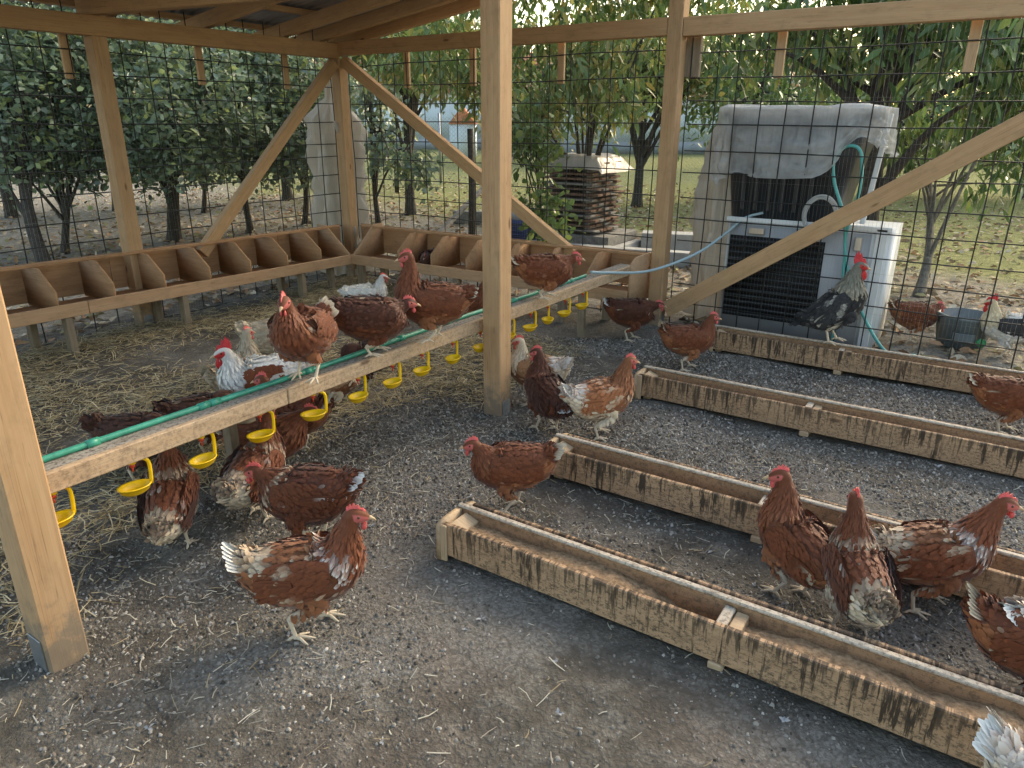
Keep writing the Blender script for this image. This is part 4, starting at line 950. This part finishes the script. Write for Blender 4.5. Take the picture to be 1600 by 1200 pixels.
def strip(path, side, width, col0, col1, fold=0.12):
    """single long feather: ridge line with two vanes"""
    P = np.asarray(path, float); n = len(P); s = unit(np.asarray(side, float)); T = np.gradient(P, axis=0); nn = unit(np.cross(T, s[None]))
    t = np.linspace(0, 1, n); w = width*np.sqrt(np.clip(1-(np.maximum(t-0.55, 0)/0.47)**2, 0.02, 1))*np.clip(0.35+2.2*t, 0, 1)
    V = np.stack([P+s*w[:, None]*0.5-nn*w[:, None]*fold, P, P-s*w[:, None]*0.5-nn*w[:, None]*fold], 1).reshape(-1, 3)
    i = np.arange(n-1)*3
    F = np.concatenate([np.stack([i, i+1, i+4, i+3], -1), np.stack([i+1, i+2, i+5, i+4], -1)])
    C = col0+(col1-col0)*np.clip((t-0.45)*2.2, 0, 1)[:, None]
    C = np.repeat(C, 3, axis=0); C[1::3] *= 0.8
    return V, F, C
def feathers(P, t, nrm, L, Wd, col, tip, r, lift=0.10):
    n = len(P); t = unit(t+nrm*(lift*(0.4+r.random((n, 1))))+r.normal(0, 0.10, (n, 3))); s = unit(np.cross(t, nrm)); nn = np.cross(s, t)
    L = L[:, None]; Wd = Wd[:, None]
    v = [P, P+t*L*0.45+s*Wd*0.5, P+t*L*0.45-s*Wd*0.5, P+t*L*0.82+s*Wd*0.40, P+t*L*0.82-s*Wd*0.40, P+t*L-nn*Wd*0.15, P+t*L*0.55+nn*Wd*0.14]
    V = np.stack(v, 1).reshape(-1, 3)
    T = np.array([[0, 1, 6], [0, 6, 2], [1, 3, 6], [6, 4, 2], [3, 5, 6], [6, 5, 4]])
    F = ((np.arange(n)*7)[:, None, None]+T[None]).reshape(-1, 3)
    cs = np.stack([col*0.86, col*0.97, col*0.96, (col+tip)*0.5, (col+tip)*0.5, tip, col*0.96], 1).reshape(-1, 3)
    return V, F, cs
eye_bm = bmesh.new(); bmesh.ops.create_icosphere(eye_bm, subdivisions=2, radius=0.0048); EYE = bpy.data.meshes.new('eye'); eye_bm.to_mesh(EYE); eye_bm.free(); EYE.materials.append(M['eye'])
NB = [0]
def bird(name, label, cat, pos, img, sch, neck=(0.05, 0.15), S=1.0, pitch=0.0, hyaw=0, hpitch=-6, tail_up=38, tail=0.11, stride=0.03, drop=0.0, comb=1.0, rooster=False, group='hens in and around the shelter', fat=1.0, pink=True):
    NB[0] += 1; r = np.random.default_rng(500+NB[0]); sc = SCH[sch]
    root = thing(name, tuple(pos), label, cat, group); root.rotation_euler = (0, 0, math.radians(img)+YAW); S *= r.uniform(0.97, 1.03); root.scale = (S, S, S)
    pr = math.radians(pitch); cp, sp = math.cos(pr), math.sin(pr)
    drop = drop+0.028
    def rb(x, z, y=0.0):
        zz = z-0.25; return np.array([cp*x-sp*zz, y, 0.25+sp*x+cp*zz-drop])
    def rd(x, y, z): return np.array([cp*x-sp*z, y, sp*x+cp*z])
    st = [(-0.215, 0.325, .012, .012), (-0.185, 0.315, .038, .040), (-0.13, 0.283, .072, .082), (-0.06, 0.256, .092*fat, .106), (0.01, 0.247, .099*fat, .110), (0.075, 0.257, .090*fat, .102)]
    pts = [rb(x, z) for x, z, _, _ in st]; hw = [a[2] for a in st]; hh = [a[3] for a in st]; sd = [c3(0, 1, 0)]*len(st)
    S0 = rb(0.098, 0.278); nf, nh = neck[:2]; nsid = neck[2] if len(neck) > 2 else 0.0
    H = S0+c3(nf, nsid, nh); hy, hp = math.radians(hyaw), math.radians(hpitch)
    hd = c3(math.cos(hy)*math.cos(hp), math.sin(hy)*math.cos(hp), math.sin(hp)); hs = c3(-math.sin(hy), math.cos(hy), 0); hu = np.cross(hd, hs)
    ch = unit(H-S0); P1 = S0+rd(0.045, 0, 0.035)*(0.6+0.4*min(1, np.linalg.norm(H-S0)/0.15)); P2 = H-unit(0.8*ch+0.35*hd)*0.055
    for t in (0.12, 0.3, 0.5, 0.7, 0.88):
        q = (1-t)**3*S0+3*(1-t)**2*t*P1+3*(1-t)*t*t*P2+t**3*H
        rr_ = 0.0255+0.062*(1-t)**1.55*(1.12 if rooster else 1.0); pts.append(q); hw.append(rr_*0.95); hh.append(rr_*1.08); sd.append(unit(c3(0, 1, 0)*(1-t)+hs*t))
    for k, (a, u, w1, w2) in enumerate([(-0.004, 0.004, .0245, .0265), (0.014, 0.005, .0235, .0255), (0.032, 0.001, .0175, .0195), (0.045, -0.002, .0100, .0115), (0.051, -0.003, .004, .005)]):
        pts.append(H+hd*a+hu*u); hw.append(w1); hh.append(w2); sd.append(hs)
    pts = np.array(pts); m = len(pts); NR = 64; SEG = 20
    Q = smooth_path(np.concatenate([pts, np.array(hw)[:, None], np.array(hh)[:, None], np.array(sd)], axis=1), NR)
    C0 = Q[:, :3]; w_ = np.maximum(Q[:, 3], .002); h_ = np.maximum(Q[:, 4], .002); sv = unit(Q[:, 5:8]); sidx = np.linspace(0, m-1, NR)
    T = unit(np.gradient(C0, axis=0)); sv = unit(sv-T*np.sum(sv*T, 1)[:, None]); nv_ = np.cross(T, sv)
    a = np.arange(SEG)*2*np.pi/SEG; ca, sa = np.cos(a), np.sin(a)
    V = C0[:, None]+sv[:, None]*(w_[:, None]*ca[None])[..., None]+nv_[:, None]*(h_[:, None]*sa[None])[..., None]
    NRM = unit(sv[:, None]*(ca[None]/w_[:, None])[..., None]+nv_[:, None]*(sa[None]/h_[:, None])[..., None])
    def colour(si, sang, n):
        """zone colour for station index and sine of ring angle (+1 top)"""
        col = np.tile(sc['back'], (n, 1)).astype(float); tip = col*1.06
        def put(mask, c, tp=None):
            col[mask] = c; tip[mask] = (c*1.08 if tp is None else tp)
        put((si < 2.2) & (sang > 0.1), sc['tail']*0.6+sc['back']*0.4, sc['tail'])
        put((sang < -0.25) & (si >= 3.6) & (si < 6.5), sc['breast'])
        put((sang < 0.05+0.35*(sch == 'whiterear')) & (si < 3.7), sc['fluff'])
        put((si >= 6.0), sc['neck'])
        hk = (si >= 5.5) & (si < 7.2) & (sang > -0.55); put(hk, sc['neck']*0.75+sc['hackle']*0.25, sc['hackle'])
        return col, tip
    sr = np.repeat(sidx, SEG); sg = np.tile(sa, NR)
    bc, _ = colour(sr, sg, NR*SEG); bc = bc*0.75
    face = (sr > m-4.7) & (sg < 0.55); fc_ = c3(0.50, 0.115, 0.10) if pink else c3(0.50, 0.03, 0.03); bc[face] = fc_
    idx = np.arange(NR*SEG).reshape(NR, SEG); i2 = np.roll(idx, -1, axis=1)
    Fb = np.stack([idx[:-1], i2[:-1], i2[1:], idx[1:]], -1).reshape(-1, 4)
    parts = [(V.reshape(-1, 3), [Fb, np.array([list(range(SEG))[::-1], list(range((NR-1)*SEG, NR*SEG))])])]; cols = [bc]
    for s in (-1, 1):
        fx = s*stride; y = s*0.048
        hip = rb(-0.005, 0.225, y); knee = rb(0.035, 0.165, s*0.056); hock = c3(-0.032+fx*0.6, s*0.05, max(0.045, 0.108-drop*0.8)); ank = c3(fx, s*0.05, 0.012)
        V1, F1 = tube(smooth_path([hip, knee, hock], 9), np.array([.046, .045, .042, .037, .031, .025, .019, .0145, .0105]), 12); parts.append((V1, F1)); cols.append(np.concatenate([np.tile(sc['fluff']*0.8, (84, 1)), np.tile(LEG, (24, 1))]))
        V1, F1 = tube([hock+c3(0, 0, .004), hock*0.6+ank*0.4, ank+c3(0, 0, .004), ank], [.0086, .0066, .0070, .0082], 8); parts.append((V1, F1)); cols.append(np.tile(LEG, (len(V1), 1)))
        for an, ln in ((-38, .05), (0, .062), (38, .05), (178, .030)):
            an = math.radians(an); d = c3(math.cos(an), math.sin(an), 0)
            V1, F1 = tube([ank+c3(0, 0, .002), ank+d*ln*.35+c3(0, 0, .004), ank+d*ln*.7-c3(0, 0, .003), ank+d*ln-c3(0, 0, .008)], [.0064, .0052, .0044, .0020], 7); parts.append((V1, F1)); cols.append(np.tile(LEG*0.95, (len(V1), 1)))
    Vb, Fb2 = join(parts)
    link('body', mesh_np('body', Vb, Fb2, np.concatenate(cols), True), 'feather', root)
    # plumage
    ar = (w_+h_)[:, None]*np.ones(SEG)[None]*np.gradient(np.cumsum(np.linalg.norm(np.gradient(C0, axis=0), axis=1)))[:, None]
    okr = (sidx > 0.4) & (sidx < m-4.9)
    pw = (ar*okr[:, None]*np.where(sidx > 5.6, 2.6, 1.0)[:, None]).ravel(); pw /= pw.sum(); nfe = 2100
    pk = r.choice(NR*SEG, nfe, p=pw); ri = pk//SEG
    P = V.reshape(-1, 3)[pk]+r.normal(0, 0.004, (nfe, 3)); nn = NRM.reshape(-1, 3)[pk]; si = sidx[ri]; sang = sa[pk % SEG]
    rj = np.maximum(ri-2, 0); td = unit(V[rj, pk % SEG]-V[ri, pk % SEG]); col, tip = colour(si+r.normal(0, 0.15, nfe), sang+r.normal(0, .1, nfe), nfe)
    ph_ = r.random(6)*6.28; fld = 0.9*r.normal(0, 1, nfe)+np.sin(P[:, 0]*46+ph_[0]+2*np.sin(P[:, 2]*31+ph_[1]))+np.sin(P[:, 2]*52+ph_[2]+P[:, 1]*30)+0.8*np.sin(P[:, 0]*90+P[:, 1]*70+ph_[3])
    k_ = np.clip((fld-np.quantile(fld, 1-sc['patch'][0]*1.3))*1.6+0.25, 0, 1)[:, None]*(fld > np.quantile(fld, 1-sc['patch'][0]*1.6))[:, None]*(si < 6.5)[:, None]*(0.15+0.7*r.random((nfe, 1)))
    tip = tip*(1-k_)+sc['patch'][1]*k_; col = col*(1-0.6*k_)+sc['patch'][1]*0.6*k_
    jit = (0.88+0.22*r.random((nfe, 1))); col = col*jit; tip = tip*jit
    isn = si > 6.0; isf = (sang < 0.05) & (si < 3.7)
    L = np.where(isn, 0.034, np.where(isf, 0.038, 0.030))*(0.8+0.4*r.random(nfe)); Wd = np.where(isn, 0.0095, np.where(isf, 0.016, 0.0145))*(0.85+0.3*r.random(nfe))
    hsz = np.clip((m-5.0-si)/2.2, 0.35, 1.0); L = L*np.where(isn, hsz, 1); Wd = Wd*np.where(isn, hsz, 1)
    for s in (-1, 1):
        hip = rb(-0.005, 0.225, s*0.048); knee = rb(0.035, 0.165, s*0.056); nth = 70; tt_ = r.random((nth, 1)); an_ = r.random(nth)*6.28
        hk_ = c3(-0.03+s*stride*0.6, s*0.05, 0.10); ax_ = np.where(tt_ < 0.6, hip+(knee-hip)*tt_/0.6, knee+(hk_-knee)*(tt_-0.6)/0.4*0.75); rad_ = 0.045-0.022*tt_
        n_ = np.stack([np.cos(an_), np.sin(an_), 0*an_], -1); P = np.concatenate([P, ax_+n_*rad_]); nn = np.concatenate([nn, n_]); td = np.concatenate([td, np.tile(c3(-0.25, 0, -1), (nth, 1))])
        cth = np.tile(sc['fluff']*0.9, (nth, 1))*(0.8+0.4*r.random((nth, 1))); col = np.concatenate([col, cth]); tip = np.concatenate([tip, cth*1.05]); L = np.concatenate([L, np.full(nth, 0.032)]); Wd = np.concatenate([Wd, np.full(nth, 0.017)])
    Vf, Ff, Cf = feathers(P-nn*0.002, td, nn, L, Wd, col, tip, r)
    link('plumage', mesh_np('plumage', Vf, Ff, Cf, True), 'feather', root)
    # wings
    for s in (-1, 1):
        na, nb = 14, 9; A_, B_ = np.meshgrid(np.linspace(0, 1, na), np.linspace(-1, 1, nb), indexing='ij')
        def wp(A, B, out=0.0):
            x = 0.088-0.235*A; hgt = 0.060*np.clip(np.sin(np.pi*np.clip(A*0.86+0.14, 0, 1)), 0.05, 1)**0.6; z = 0.288-0.026*A+hgt*B
            y = s*((0.094+0.016*(1-B*B)-0.042*A*A-0.012*np.clip(B, 0, 1))*(0.8+0.2*fat)+out)
            X_ = cp*x-sp*(z-0.25); Z_ = 0.25+sp*x+cp*(z-0.25)-drop
            return np.stack([X_, y, Z_], -1)
        Vo = wp(A_, B_).reshape(-1, 3); Vi = wp(A_, B_, -0.03).reshape(-1, 3); id_ = np.arange(na*nb).reshape(na, nb)
        Fo = np.stack([id_[:-1, :-1], id_[1:, :-1], id_[1:, 1:], id_[:-1, 1:]], -1).reshape(-1, 4)
        wparts = [(np.concatenate([Vo, Vi]), np.concatenate([Fo, Fo+na*nb]))]; wc = [np.tile(sc['wing']*0.75, (2*na*nb, 1))]
        nw = 280; Aw = r.random(nw)**1.1*0.80; Bw = r.uniform(-0.95, 0.98, nw); Pw = wp(Aw, Bw, 0.002)
        tdir = np.tile(rd(-1, 0, -0.10), (nw, 1)); nw_ = np.tile(c3(0, s, 0), (nw, 1))+0.3*np.stack([0*Bw, 0*Bw, Bw], -1)
        cw_ = np.tile(sc['wing'], (nw, 1))*(0.82+0.34*r.random((nw, 1))); tw_ = cw_*1.12; fw = np.sin(Aw*9+r.random()*6)+np.sin(Bw*4+Aw*5+r.random()*6); kw = (np.clip((fw-np.quantile(fw, 1-sc['patch'][0]*1.3))*2, 0, 1)*(0.3+0.7*r.random(nw)))[:, None]; tw_ = tw_*(1-kw)+sc['patch'][1]*kw; cw_ = cw_*(1-.5*kw)+sc['patch'][1]*.5*kw
        if sch == 'whitered':
            sh_ = (Aw < 0.62); cw_[sh_] = BR*1.2; tw_[sh_] = BR*1.4
        Vw, Fw, Cw = feathers(Pw, tdir, unit(nw_), 0.030+0.028*Aw, 0.016+0.007*r.random(nw), cw_, tw_, r, 0.10)
        wparts.append((Vw, Fw)); wc.append(Cw)
        for k in range(9):
            q = k/8; p0 = wp(np.array(0.45+0.05*q), np.array(-0.85+1.1*q), 0.004+0.001*k); d = rd(-1, 0, 0.02+0.10*(q-0.3)); ln = 0.125-0.02*abs(q-0.4)
            path = np.array([p0+d*ln*tt+c3(0, -s*0.030*tt*tt, -0.012*tt*tt) for tt in np.linspace(0, 1, 6)])
            c_ = sc['wing']*(0.7+0.4*r.random()); tp_ = sc['patch'][1]*0.8 if r.random() < 0.15+sc['patch'][0] else c_*1.25
            Vs, Fs, Cs = strip(path, rd(0, 0, 1), 0.024, c_, tp_, 0.05); wparts.append((Vs, Fs)); wc.append(Cs)
        Vw, Fw = join(wparts); link('wing', mesh_np('wing', Vw, Fw, np.concatenate(wc), True), 'feather', root)
    # tail
    tu = math.radians(tail_up)+pr; tparts = []; tc_ = []; b0 = rb(-0.165, 0.315)
    nt_ = 14 if not rooster else 18
    for k in range(nt_):
        q = (k+0.5)/nt_*2-1; d = unit(c3(-math.cos(tu)+0.0*q, 0.50*q*(1 if not rooster else .5), math.sin(tu)*(1.0-0.45*abs(q)))); ln = tail*(1.0-0.22*abs(q))*(0.9+0.2*r.random())
        path = [b0+c3(0.02, 0.02*q, -0.015*abs(q))+d*ln*tt+(c3(-0.4, 0.1*q, -1.0)*ln*0.55*tt**2.4 if rooster else c3(0, 0, -0.05)*ln*tt*tt) for tt in np.linspace(0, 1, 8)]
        c_ = sc['tail']*(0.7+0.5*r.random()); Vs, Fs, Cs = strip(path, unit(c3(-math.sin(tu)*0.5, 0.45+0.3*(1-abs(q)), -0.5*np.sign(q+1e-3))), 0.030 if not rooster else 0.02, c_, sc['tip']*(0.8+0.3*r.random()), 0.10)
        tparts.append((Vs, Fs)); tc_.append(Cs)
    nfl = 110; q = r.normal(0, 1, (nfl, 3)); Pt = b0+c3(0.01, 0, -0.01)+unit(q)*c3(0.035, 0.035, 0.03); tdl = unit(np.tile(c3(-math.cos(tu), 0, math.sin(tu)), (nfl, 1))+q*0.25)
    colt = np.tile(sc['tail']*0.5+sc['back']*0.5, (nfl, 1))*(0.7+0.5*r.random((nfl, 1))); Vt, Ft, Ct = feathers(Pt, tdl, unit(q), np.full(nfl, 0.052), np.full(nfl, 0.020), colt, colt*0.6+sc['tail']*0.5, r, 0.1)
    tparts.append((Vt, Ft)); tc_.append(Ct)
    Vt, Ft = join(tparts); link('tail', mesh_np('tail', Vt, Ft, np.concatenate(tc_), True), 'feather', root)
    # comb
    hc = 0.024*comb; n_sp = 5; base = []; top = []
    xs_ = np.linspace(-0.016-0.006*comb, 0.040, n_sp*2+1)
    for k, x in enumerate(xs_):
        zb_ = 0.024-0.30*max(0, x-0.015); base.append((x, zb_-0.008)); e = math.sin(math.pi*(k+0.8)/(2*n_sp+1.6))
        top.append((x-0.010*comb*e, zb_+hc*e*(1.0 if k % 2 else 0.50)+0.004))
    lean_ = r.uniform(-0.35, 0.35) if not rooster else 0.1
    Vc = []; 
    for off in (-1, 1):
        for (x, z) in base: Vc.append(H+hd*x+hu*z+hs*0.0042*off)
        for (x, z) in top: Vc.append(H+hd*x+hu*z+hs*(0.0020*off+lean_*(z-0.02)))
    n1 = len(xs_); Fc = []
    for k in range(n1-1):
        Fc.append([k, k+1, n1+k+1, n1+k]); Fc.append([2*n1+k, 3*n1+k, 3*n1+k+1, 2*n1+k+1]); Fc.append([n1+k, n1+k+1, 3*n1+k+1, 3*n1+k])
    Fc += [[0, n1, 3*n1, 2*n1], [n1-1, 2*n1+n1-1, 3*n1+n1-1, 2*n1-1]]
    cmat = 'pinkcomb' if pink else 'comb'
    link('comb', mesh_np('comb', np.array(Vc), Fc, None, False), cmat, root)
    for s in (-1, 1):
        wl = 0.020*comb+0.006; c0 = H+hd*0.034-hu*0.016+hs*s*0.008
        th = np.linspace(0, np.pi, 7); ph = np.arange(8)*np.pi/4
        R = [np.stack([c0[i]+hu[i]*(-wl*(1-np.cos(t_))*0.5*1.0)+hd[i]*(wl*0.42*math.sin(t_)*np.cos(ph)*(0.6+0.4*t_/np.pi))+hs[i]*(0.0045*math.sin(t_)*np.sin(ph)) for i in range(3)], -1) for t_ in th]
        R[0] = R[0]+0*R[0]
        Vw, Fw = loft(R, False, False); link('wattle', mesh_np('wattle', Vw, Fw, None, True), cmat, root)
        e = bpy.data.objects.new('eye', EYE); COL.objects.link(e); e.parent = root; e.location = tuple(H+hd*0.016+hu*0.009+hs*s*0.0215)
    bk = [H+hd*0.044-hu*0.001, H+hd*0.054-hu*0.002, H+hd*0.064-hu*0.006, H+hd*0.071-hu*0.012]
    Vk, Fk = tube(bk, [.0088, .0068, .0040, .0010], 8); link('beak', mesh_np('beak', Vk, Fk, None, True), 'beak', root)
    return root

def G(px, py, z=0.0): p = gp(px, py, z); p[2] = z if z else float(floor_z(np.array([p[0]]), np.array([p[1]]))[0]); return p
def GB(px, py, zc=0.25): p = gp(px, py, zc); p[2] = 0.0; return p
def GT(px, py, zt, img, d=0.24):
    p = gp(px, py, zt); a = math.radians(img)+YAW; return np.array([p[0]+d*math.cos(a), p[1]+d*math.sin(a), 0.0])
def hen(label, pos, img, sch, **k): return bird('hen', label, 'hen', pos, img, sch, **k)
def roo(label, pos, img, sch, **k):
    k.setdefault('comb', 2.3); k.setdefault('tail', 0.17); k.setdefault('tail_up', 55); k.setdefault('S', 1.15)
    return bird('rooster', label, 'rooster', pos, img, sch, rooster=True, group='roosters in and around the shelter', pink=False, **k)
ZT = 0.590
hen('white-patched brown hen walking right in the foreground, nearest to the camera', G(488, 985), 10, 'patchy', neck=(0.065, 0.150), tail_up=42, tail=0.12, S=1.02, stride=0.045, pitch=4)
hen('dark brown hen with white tail tip facing left behind the foreground hen', G(486, 856), 172, 'flecked', S=1.1, neck=(0.085, 0.055), tail_up=28, tail=0.11, pitch=-2)
hen('hen drinking from the fourth yellow cup, seen from behind with white rear', G(408, 812), 72, 'whiterear', neck=(0.045, 0.150), pitch=22, stride=0.02, tail_up=28, tail=0.08, hpitch=15)
hen('hen stretching up to drink under the bar, nearest the front left post', G(279, 852), 98, 'whiterear', neck=(0.02, 0.150), pitch=38, stride=0.02, tail_up=25, tail=0.08, hpitch=30)
hen('brown hen under the drinker bar with red face turned right', G(428, 752), 8, 'brown', neck=(0.100, 0.085), pitch=5)
hen('pale hen half hidden under the bar behind the fifth yellow cup', G(520, 648), 25, 'buff', neck=(0.07, 0.02), S=0.98)
roo('white rooster with brown wings and big red comb behind the bar', GB(408, 590, 0.28), 205, 'whitered', neck=(0.045, 0.12), tail_up=15, tail=0.13, S=1.22)
hen('brown hen raising only its neck above the bar beside the white rooster', GB(455, 640), 170, 'brown', neck=(0.04, 0.14), S=1.0)
hen('hen with dark neck and cream rear standing in straw left of the white rooster', GB(368, 572), 62, 'cream', neck=(0.03, 0.16), pitch=12)
hen('fluffy cream hen pecking in the straw behind the front perching hen', GB(430, 525), 25, 'cream', neck=(0.13, -0.06), S=1.1)
hen('chestnut hen perched on the bar facing the camera', G(480, 592, ZT), 258, 'brown', neck=(0.03, 0.105), pitch=14, hyaw=12, fat=1.12, drop=0.02, stride=0.02)
hen('dark hen perched on the bar turned away to the right, head low', G(586, 553, ZT), 22, 'dark', neck=(0.075, 0.035), pitch=-4, drop=0.04, fat=1.1, tail_up=5, tail=0.07)
hen('tall brown hen perched on the bar facing left with white tail', G(676, 531, ZT), 192, 'brown', neck=(0.015, 0.20), pitch=6, drop=0.03, tail_up=12, tail=0.10)
hen('slim white hen standing in the straw near the corner nest boxes', GB(572, 456), 20, 'white', neck=(0.06, 0.13), S=0.95, tail_up=5)
hen('brown hen beyond the bar just left of the centre post', GB(728, 470), 15, 'brown', neck=(0.07, 0.14), S=1.0)
hen('brown hen perched on the bar to the right of the centre post', G(853, 466, 0.575), 6, 'brown', neck=(0.090, 0.055), drop=0.04, tail_up=22, tail=0.10)
hen('brown hen walking right beside the back right post', G(985, 533), 358, 'dark', neck=(0.100, 0.035), tail_up=35)
hen('light brown hen standing at the end of the farthest trough', G(1072, 580), 6, 'brown', neck=(0.060, 0.130), tail_up=52, tail=0.12, stride=0.045)
hen('pale buff hen with white tail behind the dark hen by the centre post', G(838, 636), 155, 'buff', neck=(0.02, 0.145), hyaw=20)
hen('dark mahogany hen seen from behind, right of the centre post', G(853, 672), 118, 'dark', neck=(0.03, 0.15), hyaw=48, pitch=22, tail_up=-30, tail=0.09)
hen('orange and white speckled hen standing at the end of the third trough', G(936, 684), 18, 'ginger', neck=(0.060, 0.155), tail_up=38, pitch=8)
hen('brown hen facing left between the ends of the two nearest troughs', G(798, 798), 180, 'brown', neck=(0.070, 0.075), tail_up=35, tail=0.12)
hen('brown hen at the left of the trio between the troughs, head turned left', G(1232, 930), 122, 'brown', neck=(0.03, 0.165), pitch=28, hyaw=42, tail_up=-28, tail=0.10)
hen('brown hen in the middle of the trio, seen from behind with white tail', G(1325, 985), 84, 'whiterear', neck=(0.060, 0.160), pitch=20, tail_up=30, tail=0.09, stride=0.01)
hen('brown hen at the right of the trio striding right with cream tail', G(1440, 948), -8, 'patchy', neck=(0.085, 0.165), pitch=10, tail_up=25, tail=0.13, stride=0.05)
hen('brown hen cut by the right edge of the picture with tail raised', G(1606, 1100), -28, 'brown', neck=(0.07, 0.05), tail_up=48, tail=0.12)
hen('cream-tailed hen at the right edge beyond the nearest trough', GT(1562, 955, 0.30, -5), -5, 'buff', neck=(0.09, 0.02), tail_up=25)
hen('pale-tailed hen in the bottom right corner in front of the nearest trough', GT(1540, 1112, 0.36, -62), -62, 'buff', neck=(0.08, 0.0), tail_up=42, tail=0.12)
hen('brown hen at the right edge between the third and farthest troughs', G(1566, 676), -22, 'brown', neck=(0.085, 0.03), tail_up=30)
p = np.array([5.10, -0.354, 0.184]); roo('black rooster with grey neck and red comb standing on the farthest trough', p, -15, 'black', neck=(0.03, 0.165), pitch=44, tail_up=-48, tail=0.10, S=1.14, comb=2.8)
hen('speckled brown hen outside the mesh left of the slate tub', G(1424, 531), -5, 'brown', neck=(0.07, 0.05), S=0.95)
roo('white rooster with black wing outside the mesh at the right edge', G(1568, 556), 152, 'whiteblack', neck=(0.05, 0.14), S=1.05)
hen('dark hen sitting inside a nest box on the back wall', np.array([1.26, -0.16, 0.20]), 250, 'vdark', neck=(0.02, 0.02), drop=0.06, S=0.9)
hen('dark hen with pale flecks behind the bar, below the white rooster', GB(318, 640), 35, 'vdark', neck=(0.09, -0.03), S=1.0)
hen('dark hen with red face behind the bar near the front left post', GB(215, 676), 4, 'vdark', neck=(0.09, 0.02), S=1.0)
hen('very dark hen low behind the bar beneath the dark perched hen', GB(575, 560, 0.2), 195, 'vdark', neck=(0.09, -0.05), S=0.95)
